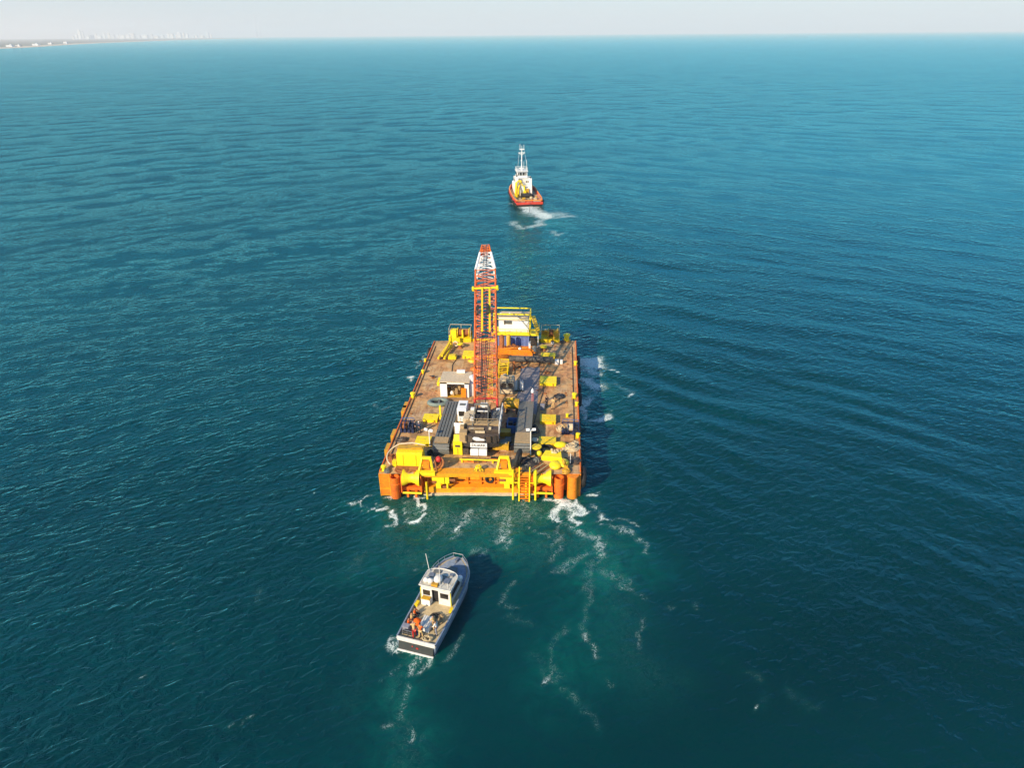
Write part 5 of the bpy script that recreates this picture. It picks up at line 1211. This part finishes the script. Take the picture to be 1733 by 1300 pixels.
# ------------------------------------------------------------------ tug
def tug():
    t = thing('tugboat', (-9.85, 223.5, 0), 'red and white tugboat with tall mast towing ahead of the barge', 'tugboat', rz=R(10.5))
    st = []; Lg = 29.0
    for k in range(15):
        f = k / 14; y = f * Lg; w_ = 4.75 * (1 - max(0, (f - .55) / .45) ** 2.2) * (1 - .10 * max(0, (.15 - f) / .15)); z = 1.15 + 1.5 * max(0, f - .35) ** 1.5 * 1.6
        st.append((y, max(.05, w_), z))
    loft([(y, [(0, -1.5), (w_ * .7, -1.3), (w_ * .93, 0), (w_, z)]) for y, w_, z in st], 'hull', 'dark', t)
    sheet(st, 'deck', 'boatdeck', t, inset=.1, dz=-.25)
    # red bulwark
    b = MB()
    for sx in (-1, 1):
        for (y0, w0, z0), (y1, w1, z1) in zip(st[:-1], st[1:]):
            q = [(sx * (w0 + .06), y0, z0 - .75), (sx * (w1 + .06), y1, z1 - .75), (sx * (w1 + .02), y1, z1 + .75), (sx * (w0 + .02), y0, z0 + .75), (sx * (w0 - .35), y0, z0 - .75), (sx * (w1 - .35), y1, z1 - .75), (sx * max(.02, w1 - .4), y1, z1 + .75), (sx * max(.02, w0 - .4), y0, z0 + .75)]
            b.add(q, [(0, 1, 2, 3), (7, 6, 5, 4), (3, 2, 6, 7), (0, 4, 5, 1)])
    b.box(0, -.05, 1.05, st[0][1] * 2 + .1, .5, .8); b.build('bulwark', 'redhull', t)
    edge_tube(st, .32, 'fender', 'black', t, dz=-.45, dw=.1)
    edge_tube(st, .16, 'cap_rail', paint('orange_cap_rail', (.85, .30, .03), .5, wear=.4, wearc=(.8, .1, .04)), t, dz=.8, dw=-.15)
    # superstructure
    b = MB(); b.box(-.3, 17.0, 2.6, 5.6, 10.5, 3.2); h1 = b.build('lower_house', 'white_clean', t, bevel=.15)
    b = MB(); b.box(-.3, 17.6, 5.1, 4.9, 7.0, 2.0); h2 = b.build('upper_house', 'boatwhite2', t, bevel=.12)
    b = MB()
    for x in (-1.9, -1.1, .9, 1.5): b.box(x, 14.07, 5.2, .42, .05, .55)
    for sx in (-1, 1):
        for k in range(5): b.box(-.3 + sx * 2.46, 15.2 + k * 1.2, 5.2, .05, .5, .55)
    b.build('window', 'glass', h2)
    b = MB(); b.box(-.3, 18.4, 7.15, 3.6, 4.0, 2.1); wh = b.build('wheelhouse', 'white_clean', t, bevel=.1)
    b = MB(); b.box(-.3, 16.37, 7.4, 2.9, .06, .95)
    for sx in (-1, 1): b.box(-.3 + sx * 1.81, 18.4, 7.4, .06, 3.2, .95)
    b.build('window', 'glass', wh)
    b = MB()
    for x in (-1.3, -.3, .7): b.box(x, 16.33, 7.4, .16, .06, 1.0)
    b.build('window_post', 'white_clean', wh)
    b = MB(); b.box(-.3, 18.2, 8.28, 4.1, 4.6, .16); b.build('roof', 'white', wh)
    b = MB(); b.rail([(-2.1, 16.1, 8.35), (1.5, 16.1, 8.35), (1.5, 20.3, 8.35), (-2.1, 20.3, 8.35)], h=.9, r=.05, closed=True); b.rail([(-2.9, 14.0, 6.1), (2.3, 14.0, 6.1)], h=.9, r=.05)
    b.rail([(-3.0, 12.0, 4.2), (2.4, 12.0, 4.2)], h=.9, r=.05); b.build('railing', 'white', t)
    for x in (-2.5, 2.1):
        b = MB(); b.box(x, 13.4, 5.2, .9, 1.5, 3.8 if x < 0 else 2.6); b.build('funnel', 'white_clean', t, bevel=.12)
        b = MB(); b.tube((x, 13.4, 7.0 if x < 0 else 6.4), (x, 13.2, 7.8 if x < 0 else 7.0), .22); b.build('exhaust', 'dark', t)
    # mast
    b = MB(); b.tube((-.3, 17.6, 8.3), (-.3, 17.4, 15.6), .2, .13, n=12); b.bar((-1.4, 17.4, 14.2), (.8, 17.4, 14.2), .22); b.bar((-1.1, 17.4, 15.3), (.6, 17.4, 15.3), .3)
    b.bar((-1.3, 17.4, 14.2), (-.3, 17.4, 13.4), .12); b.bar((.7, 17.4, 14.2), (-.3, 17.4, 13.4), .12); b.bar((-.9, 17.4, 15.3), (-.9, 17.4, 17.0), .1); b.bar((.4, 17.4, 15.3), (.4, 17.4, 16.8), .1); b.bar((-.3, 17.4, 15.3), (-.3, 17.4, 16.5), .1)
    b.box(-.45, 17.2, 11.7, .45, .3, .35); ms = b.build('mast', 'white_clean', t)
    b = MB(); b.tube((.5, 17.4, 15.2), (1.9, 19.0, 8.4), .035, n=5); b.tube((-1.2, 17.4, 14.2), (-2.3, 14.4, 7.2), .03, n=5); b.build('stay', 'white', ms)
    b = MB(); b.tube((1.3, 16.6, 8.3), (1.25, 16.6, 12.0), .06, n=6); b.tube((.7, 19.6, 8.3), (.7, 19.6, 11.0), .05, n=6); b.build('aerial', 'white', t)
    b = MB(); b.box(-.3, 18.8, 9.0, 1.6, .25, .25); b.tube((-.3, 18.8, 8.3), (-.3, 18.8, 9.0), .12); b.build('radar', 'white', t)
    # yellow deck crane and gear
    b = MB(); b.tube((-2.3, 10.6, 1.2), (-2.3, 10.6, 3.6), .32); b.bar((-2.3, 10.6, 3.6), (-1.2, 13.2, 5.8), .45); b.bar((-1.2, 13.2, 5.8), (-.9, 10.9, 4.6), .32); b.build('deck_crane', 'yellow', t)
    b = MB(); b.bar((.1, 11.2, 1.2), (-.2, 11.4, 4.2), .4); b.box(-.1, 10.9, 2.2, .9, .7, 1.0); b.bar((-.9, 11.0, 4.5), (.2, 11.0, 4.5), .25); b.build('towing_gear', 'yellow_clean', t)
    b = MB(); b.tube((-1.4, 8.6, 1.8), (1.4, 8.6, 1.8), .75, n=18); b.box(-1.6, 8.6, 1.7, .25, 1.6, 1.5); b.box(1.6, 8.6, 1.7, .25, 1.6, 1.5); b.box(2.3, 9.2, 1.5, .7, .9, 1.1); b.build('towing_winch', 'dark', t)
    b = MB(); b.lathe((1.4, 6.0, .9), [(.5, 0), (.5, .9), (.3, 1.0)], n=14); b.box(2.6, 5.0, 1.2, .8, 1.6, .8); b.build('deck_gear', 'rope', t)
    b = MB(); b.bar((-3.2, 10.8, 1.2), (-2.9, 11.2, 5.6), .6); b.bar((-2.9, 11.2, 5.6), (-1.8, 11.0, 6.4), .35); b.box(-3.3, 9.3, 1.7, .8, 1.5, 1.1); b.build('yellow_davit', 'yellow', t)
    b = MB(); b.box(.9, 11.5, 2.4, .9, .5, 2.0); b.box(1.9, 10.6, 1.5, .6, .8, 1.0); b.box(-1.0, 6.8, 1.2, 1.0, .8, .5); b.ball((3.2, 7.0, 1.3), .45); b.build('fire_monitor_and_boxes', 'ochre', t)
    b = MB()
    for k in range(4): b.torus((-1.5 + k * .9, 4.2 + (k % 2), 1.1), .5, .14, n=14)
    b.build('hawser_coils', 'brown', t, smooth=True)
    b = MB()
    for x in (-1.1, 1.1): b.lathe((x, 1.1, .9), [(.22, 0), (.22, 1.0), (.32, 1.05), (0, 1.15)], n=12)
    b.bar((-1.2, 1.1, 1.5), (1.2, 1.1, 1.5), .18); b.build('tow_bitts', 'red', t)
    b = MB()
    for sx in (-1, 1): b.bar((sx * 3.9, 1.0, 1.9), (sx * 4.2, 9.5, 1.9), .16, .1)
    b.build('inner_rail', 'cream', t)
    for k in range(4):
        b = MB(); b.torus((4.9 if k % 2 else -4.9, 3 + 5 * (k // 2), .8), .5, .2, axis=(1, 0, 0), n=16); b.build('tyre', 'black', t, smooth=True)
tug()

# ------------------------------------------------------------------ pilot boat
M['roofmix'] = paint('stained_white_roof', (.60, .57, .48), .55, wear=.5, wearc=(.34, .27, .16), var=.2, scale=1.4)
def pilot():
    SC = 1.04
    O = (-11.98, 43.4, 0)
    t = thing('pilot_boat', O, 'small grey and white workboat following astern of the barge', 'boat', rz=R(-13)); t.scale = (1.05, .985, 1.0)
    Lg = 10.9; st = []
    for k in range(17):
        f = k / 16; y = f * Lg; w_ = 1.90 * (1 - .74 * max(0, (f - .58) / .42) ** 4.0) * (.96 + .04 * min(1, f * 4)); st.append((y, max(.10, w_), 1.18 + .70 * f ** 2))
    loft([(y, [(0, -.7), (w_ * .80, -.35), (w_ * .93, .15), (w_, z)]) for y, w_, z in st], 'hull', 'boatgrey', t)
    # after deck inside low bulwarks, foredeck above
    sheet([s for s in st], 'deck', 'boatdeck', t, inset=.02, dz=-.0, th=.05)
    b = MB()
    for sx in (-1, 1):
        for (y0, w0, z0), (y1, w1, z1) in zip(st[:-1], st[1:]):
            h0, h1 = .24, .24
            q = [(sx * (w0 + .03), y0, z0 - .10), (sx * (w1 + .03), y1, z1 - .10), (sx * (w1 + .03), y1, z1 + h1), (sx * (w0 + .03), y0, z0 + h0), (sx * max(.01, w0 - .10), y0, z0 - .1), (sx * max(.01, w1 - .10), y1, z1 - .1), (sx * max(.01, w1 - .10), y1, z1 + h1), (sx * max(.01, w0 - .10), y0, z0 + h0)]
            b.add(q, [(0, 1, 2, 3), (7, 6, 5, 4), (3, 2, 6, 7), (0, 4, 5, 1)])
    b.build('bulwark', 'boatgrey', t)
    b = MB(); b.box(0, .0, 1.22, 3.55, .16, .42); b.build('transom_top', 'boatwhite2', t, bevel=.03)
    b = MB(); b.prism_x([(-.06, 1.0), (-.30, .12), (.1, .12), (.1, 1.0)], -1.62, 1.62); tr = b.build('transom', 'dark', t)
    b = MB(); b.box(0, -.34, .12, 3.35, .12, .12); b.build('step', 'white', t)
    b = MB(); b.box(.15, -.2, .62, .2, .06, .12); b.box(-.3, -.17, .72, .1, .05, .1); b.build('transom_mark', 'red', tr)
    edge_tube(st, .07, 'rubbing_strake', 'aluminium', t, dz=.02, dw=.05)
    # foredeck paint
    sheet([(y, w_, z) for y, w_, z in st if y > 7.0], 'foredeck', 'boatgrey', t, inset=.25, dz=.03, th=.04)
    sheet([(8.1, .62, 1.64), (9.0, .56, 1.70), (9.6, .40, 1.74)], 'fore_hatch', 'grey', t, dz=.12, th=.12)
    b = MB(); b.lathe((0, 10.35, 1.85), [(.14, 0), (.1, .3), (.16, .34)], n=12); b.box(0, 10.75, 1.95, .35, .4, .12); b.build('anchor_fitting', 'aluminium', t)
    b = MB(); b.path([(sx_ * w_, y, z + .6) for sx_, (y, w_, z) in [(-1, s) for s in st if s[0] > 7.4] + [(1, s) for s in reversed(st) if s[0] > 7.4]], .028, 6)
    for y, w_, z in st:
        if y > 7.4: b.bar((w_, y, z + .2), (w_, y, z + .6), .035); b.bar((-w_, y, z + .2), (-w_, y, z + .6), .035)
    b.build('bow_rail', 'aluminium', t)
    # cabin: aft face y 4.9, front y 7.9
    W2 = 1.42; zr = 3.2
    b = MB()
    b.prism_x([(4.9, 1.15), (4.9, zr), (7.0, zr + .05), (7.9, 2.0), (8.1, 1.5)], -W2, -W2 + .1); b.prism_x([(4.9, 1.15), (4.9, zr), (7.0, zr + .05), (7.9, 2.0), (8.1, 1.5)], W2 - .1, W2)
    for x0, x1 in ((-W2, -.36), (.26, W2)):
        b.box((x0 + x1) / 2, 4.9, 1.62, x1 - x0 - .01, .1, .95); b.box((x0 + x1) / 2, 4.9, 2.99, x1 - x0 - .01, .1, .40)
        b.box(x0 + .09, 4.9, 2.45, .17, .1, .75); b.box(x1 - .09, 4.9, 2.45, .17, .1, .75)
    b.box(-.05, 4.9, 3.08, .64, .1, .22); cab = b.build('cabin', 'boatwhite2', t)
    b = MB(); b.box(-.89, 4.93, 2.45, .72, .03, .72); b.box(.84, 4.93, 2.45, .82, .03, .72); b.build('rear_window', 'glass', cab)
    b = MB(); b.box(-.05, 5.1, 2.05, .62, .04, 1.85); b.build('doorway', 'black', cab)
    b = MB(); b.prism_x([(5.2, 2.1), (5.25, 2.8), (6.9, 2.85), (7.45, 2.1)], W2 + .005, W2 + .03); b.prism_x([(5.2, 2.1), (5.25, 2.8), (6.9, 2.85), (7.45, 2.1)], -W2 - .03, -W2 - .005)
    b.build('side_window', 'glass', cab)
    b = MB(); b.add([(-W2 + .1, 7.0, zr + .03), (W2 - .1, 7.0, zr + .03), (W2 - .1, 7.92, 1.98), (-W2 + .1, 7.92, 1.98)], [(0, 1, 2, 3)]); b.build('windscreen', 'glass', cab)
    pts = [(-1.54, 4.75), (1.54, 4.75), (1.52, 6.6)] + [(1.50 * math.cos(a), 6.7 + .75 * math.sin(a)) for a in [k * math.pi / 10 for k in range(0, 11)]] + [(-1.52, 6.6)]
    b = MB(); b.prism(pts, zr + .06, zr + .16); rf = b.build('roof', 'roofmix', t, bevel=.03)
    b = MB(); b.path([(x, y, zr + .18) for x, y in pts + pts[:1]], .045, 6); b.build('roof_rim', 'boatwhite2', rf)
    b = MB(); b.box(-.55, 6.9, zr + .22, .7, .4, .10); b.box(.3, 6.3, zr + .2, .9, .5, .06); b.build('roof_hatch', 'grey', rf)
    b = MB()
    for x in (-1.05, -.62): b.lathe((x, 5.35, zr + .17), [(.27, 0), (.29, .25), (.2, .42), (0, .48)], n=16)
    b.build('radome', 'boatwhite2', rf, smooth=True)
    b = MB(); b.ball((-.02, 5.75, zr + .45), (.40, .55, .30), n=16, k=8); b.build('liferaft_canister', 'boatwhite2', rf, smooth=True)
    b = MB(); b.box(-.1, 5.05, zr + .3, .6, .3, .25); b.build('searchlight_bracket', 'ochre', rf)
    b = MB(); b.box(.75, 5.9, zr + .22, .5, .7, .12); b.box(-.9, 6.3, zr + .22, .45, .5, .12, rz=.2); b.box(.9, 6.8, zr + .22, .35, .35, .2); b.build('roof_lockers', 'aluminium', rf)
    b = MB(); b.rail([(-1.4, 4.9, zr + .16), (-1.4, 6.6, zr + .16)], h=.3, r=.02, mid=False); b.rail([(1.4, 4.9, zr + .16), (1.4, 6.6, zr + .16)], h=.3, r=.02, mid=False); b.build('roof_rails', 'boatwhite2', rf)
    b = MB(); b.tube((.45, 5.0, zr + .1), (.35, 5.3, zr + 2.6), .028, n=6); b.tube((-1.3, 6.8, zr), (-1.75, 7.2, zr + 1.9), .03, n=6); b.bar((1.15, 5.1, zr + .1), (1.15, 5.1, zr + .75), .035); b.build('aerial', 'boatwhite2', rf)
    b = MB(); b.box(1.46, 4.9, 2.1, .05, .12, 1.7); b.box(-1.46, 4.9, 2.1, .05, .12, 1.7); b.build('yellow_trim', 'yellow_clean', cab)
    b = MB(); b.box(1.68, 4.35, 1.35, .32, .55, .34); b.box(-1.68, 4.25, 1.35, .32, .6, .34); b.build('boarding_pad', 'yellow', t)
    b = MB(); b.box(-.85, 4.62, 1.6, .85, .5, .75); b.build('seat_box', 'white', t, bevel=.04)
    b = MB(); b.box(-.85, 4.6, 2.02, .8, .45, .1); b.build('cushion', 'ochre', t)
    b = MB(); b.rail([(1.55, 5.2, 1.3), (1.6, 7.4, 1.45)], h=.9, r=.025); b.build('side_rail', 'aluminium', t)
    b = MB(); b.lathe((1.25, 7.9, 1.55), [(.05, 0), (.05, .5), (.26, .55), (.26, .8), (0, .9)], n=12); b.build('search_light', 'white', t, smooth=True)
    def W(x, y, z): c, s = math.cos(R(-13)), math.sin(R(-13)); return (O[0] + x * c - y * s, O[1] + x * s + y * c, z)
    # loose gear, each a thing
    o = MB().ball((0, 0, .28), (.40, .42, .34), n=14, k=9, jit=.05).build('orange_buoy', 'jacket', smooth=True); o.location = W(-.75, 2.0, 1.18); tag(o, 'bright orange bundled buoy on the after deck of the small boat', 'buoy')
    tt = thing('white_chest', W(.20, 2.0, 1.18), 'ribbed white chest in the middle of the small boat after deck', 'chest', rz=R(-13))
    MB().box(0, 0, .28, 1.0, 1.5, .5).build('body', 'white', tt, bevel=.04); b = MB()
    for k in range(5): b.box(-.42 + .21 * k, 0, .56, .13, 1.5, .06)
    b.build('slats', 'boatwhite2', tt)
    o = MB().box(0, 0, .35, .6, .5, .7).build('grey_crate', 'greycloth', bevel=.05); o.location = W(-1.35, 1.0, 1.18); o.rotation_euler = (0, 0, R(-13)); tag(o, 'pale grey crate on the port quarter of the small boat', 'crate')
    tt = thing('outboard_rack', W(-1.05, .55, 1.18), 'black barred rack at the stern of the small boat', 'rack', rz=R(-13))
    b = MB(); b.box(0, 0, .35, .9, .08, .5); b.build('panel', 'black', tt); b = MB(); b.rail([(-.45, -.08, 0), (.45, -.08, 0)], h=.65, r=.025, step=.4); b.build('rail', 'aluminium', tt)
    def heap(x, y, rx, ry, mat, label, nm, cat):
        b = MB()
        for i in range(9):
            a0 = random.uniform(0, 6.28); q = random.uniform(.4, 1)
            b.path([(rx * q * math.cos(a0 + k * .5), ry * q * math.sin(a0 + k * .5), .08 + random.uniform(0, .2)) for k in range(12)], .04, 5)
        o = b.build(nm, mat, smooth=True); o.location = W(x, y, 1.2); tag(o, label, cat)
    heap(.55, 3.35, .5, .3, 'dark', 'dark rope coil forward of the white chest on the small boat', 'rope_coil', 'rope')
    heap(1.2, 3.0, .3, .6, 'tan', 'tan rope coil along the starboard gunwale of the small boat', 'rope_coil', 'rope')
    heap(.9, .55, .5, .35, 'boatdeck', 'straw coloured net heap at the starboard quarter of the small boat', 'net_heap', 'net')
    heap(-.1, .9, .3, .2, 'navy', 'dark blue rope coil astern of the orange buoy', 'rope_coil', 'rope')
    o = MB().ball((0, 0, .2), (.35, .3, .25), jit=.1).build('orange_bundle', 'jacket', smooth=True); o.location = W(-.95, 8.6, 1.6); tag(o, 'orange bundle on the port foredeck of the small boat', 'bundle')
    o = MB().ball((0, 0, .2), (.30, .25, .22), jit=.1).build('red_bag', 'red', smooth=True); o.location = W(-.25, 8.3, 1.62); tag(o, 'red bag on the foredeck right of the orange bundle', 'bag')
    G = 'people on the small boat'
    person(W(-1.45, 3.0, .88), R(-100), 'sit', 'jacket', 'darkcloth', 'person in orange jacket sitting farthest forward on the port gunwale', grp=G)
    person(W(-1.5, 2.35, .88), R(-80), 'sit', 'tancloth', 'darkcloth', 'person in tan jacket sitting between two orange jackets on the port gunwale', grp=G)
    person(W(-1.5, 1.7, .88), R(-90), 'sit', 'jacket', 'greycloth', 'person in orange jacket sitting beside the orange buoy', grp=G)
    person(W(-.35, .50, 1.19), R(20), 'bend', 'tancloth', 'red', 'person in tan top and red trousers bending at the boat stern', grp=G)
    person(W(.22, .62, 1.19), R(-13), 'stand', 'jacket', 'tancloth', 'person in orange jacket standing astern of the white chest', grp=G)
    person(W(.98, 1.9, 1.19), R(60), 'stand', 'tancloth', 'tancloth', 'person in tan overalls standing right of the white chest', grp=G)
    person(W(1.45, 1.35, 1.19), R(70), 'stand', 'white', 'greycloth', 'person in white shirt at the starboard gunwale of the small boat', grp=G)
pilot()

# tow line between barge and tug, sagging into the water
b = MB(); A_ = Vector((-9.2, 106.8, 3.0)); B_ = Vector((-9.6, 225.0, 1.5)); pts = []
for k in range(41):
    f = k / 40; q = A_.lerp(B_, f); q.z = q.z - 4 * 5.2 * f * (1 - f); pts.append(q)
o = b.path(pts, .06, 6).build('tow_line', 'dark'); tag(o, 'thin dark tow line dipping into the sea between barge and tug', 'tow line')

# ------------------------------------------------------------------ one mesh per separate piece, for parts that come in several
def split_pieces(o):
    me = o.data; n = len(me.vertices); par = list(range(n))
    def find(a):
        while par[a] != a: par[a] = par[par[a]]; a = par[a]
        return a
    for e in me.edges:
        a, b_ = find(e.vertices[0]), find(e.vertices[1])
        if a != b_: par[a] = b_
    isl = {}
    for i in range(n): isl.setdefault(find(i), []).append(i)
    if len(isl) < 2: return
    faces = {k: [] for k in isl}
    for p_ in me.polygons: faces[find(p_.vertices[0])].append((list(p_.vertices), p_.use_smooth))
    for k, vi in isl.items():
        idx = {v: j for j, v in enumerate(vi)}; m2 = bpy.data.meshes.new(o.name.split('.')[0])
        m2.from_pydata([me.vertices[v].co[:] for v in vi], [], [[idx[v] for v in f] for f, _ in faces[k]]); m2.update()
        for p_, (_, sm) in zip(m2.polygons, faces[k]): p_.use_smooth = sm
        m2.materials.append(me.materials[0])
        o2 = bpy.data.objects.new(o.name.split('.')[0], m2); col.objects.link(o2); o2.parent = o.parent; o2.location = o.location; o2.rotation_euler = o.rotation_euler
    bpy.data.objects.remove(o)
MULTI = {'side_fender_box', 'bracket_plate', 'rust_patch', 'side_window', 'white_covers', 'clasp', 'rear_window', 'window', 'yellow_trim', 'boarding_pad', 'radome', 'pendant_bar', 'corner_stiffener',
         'guide_post', 'rubbing_strake', 'deck_edge', 'drum_flange', 'roof_lockers', 'roof_hatch', 'fan', 'transom_mark', 'stand', 'stern_panels', 'stern_ribs', 'deck_hose', 'cradle', 'brackets', 'winch_guard',
         'head_sheaves', 'rear_fittings', 'slab_seams', 'end_valve', 'gearbox', 'cylinder', 'aerial', 'pipes', 'support', 'deck_gear', 'roof_box', 'filler_cap', 'window_post', 'inner_rail', 'hawser_coils', 'hydraulic_hoses', 'contents', 'loose_gear', 'tarpaulin', 'cross_pipe', 'roof_rails'}
for o in [q for q in bpy.data.objects if q.type == 'MESH' and q.parent and not len(kids(q)) and q.name.split('.')[0] in MULTI]:
    split_pieces(o)

# ------------------------------------------------------------------ haze
b = MB(); b.box(0, 0, 0, 1, 1, 1); hz = b.build('haze', 'white'); hz['kind'] = 'stuff'; hz['label'] = 'pale sea haze'
hz.data.materials.clear(); hz.scale = (128000, 128000, 453); hz.location = (0, 0, 450 / 2 - 3)
m = bpy.data.materials.new('sea_haze'); m.use_nodes = True; tt = m.node_tree; tt.nodes.clear()
pv = tt.nodes.new('ShaderNodeVolumePrincipled'); pv.inputs['Density'].default_value = HAZE; pv.inputs['Color'].default_value = (1.0, .98, .96, 1); pv.inputs['Anisotropy'].default_value = 0.0
ou = tt.nodes.new('ShaderNodeOutputMaterial'); tt.links.new(pv.outputs[0], ou.inputs['Volume']); hz.data.materials.append(m)
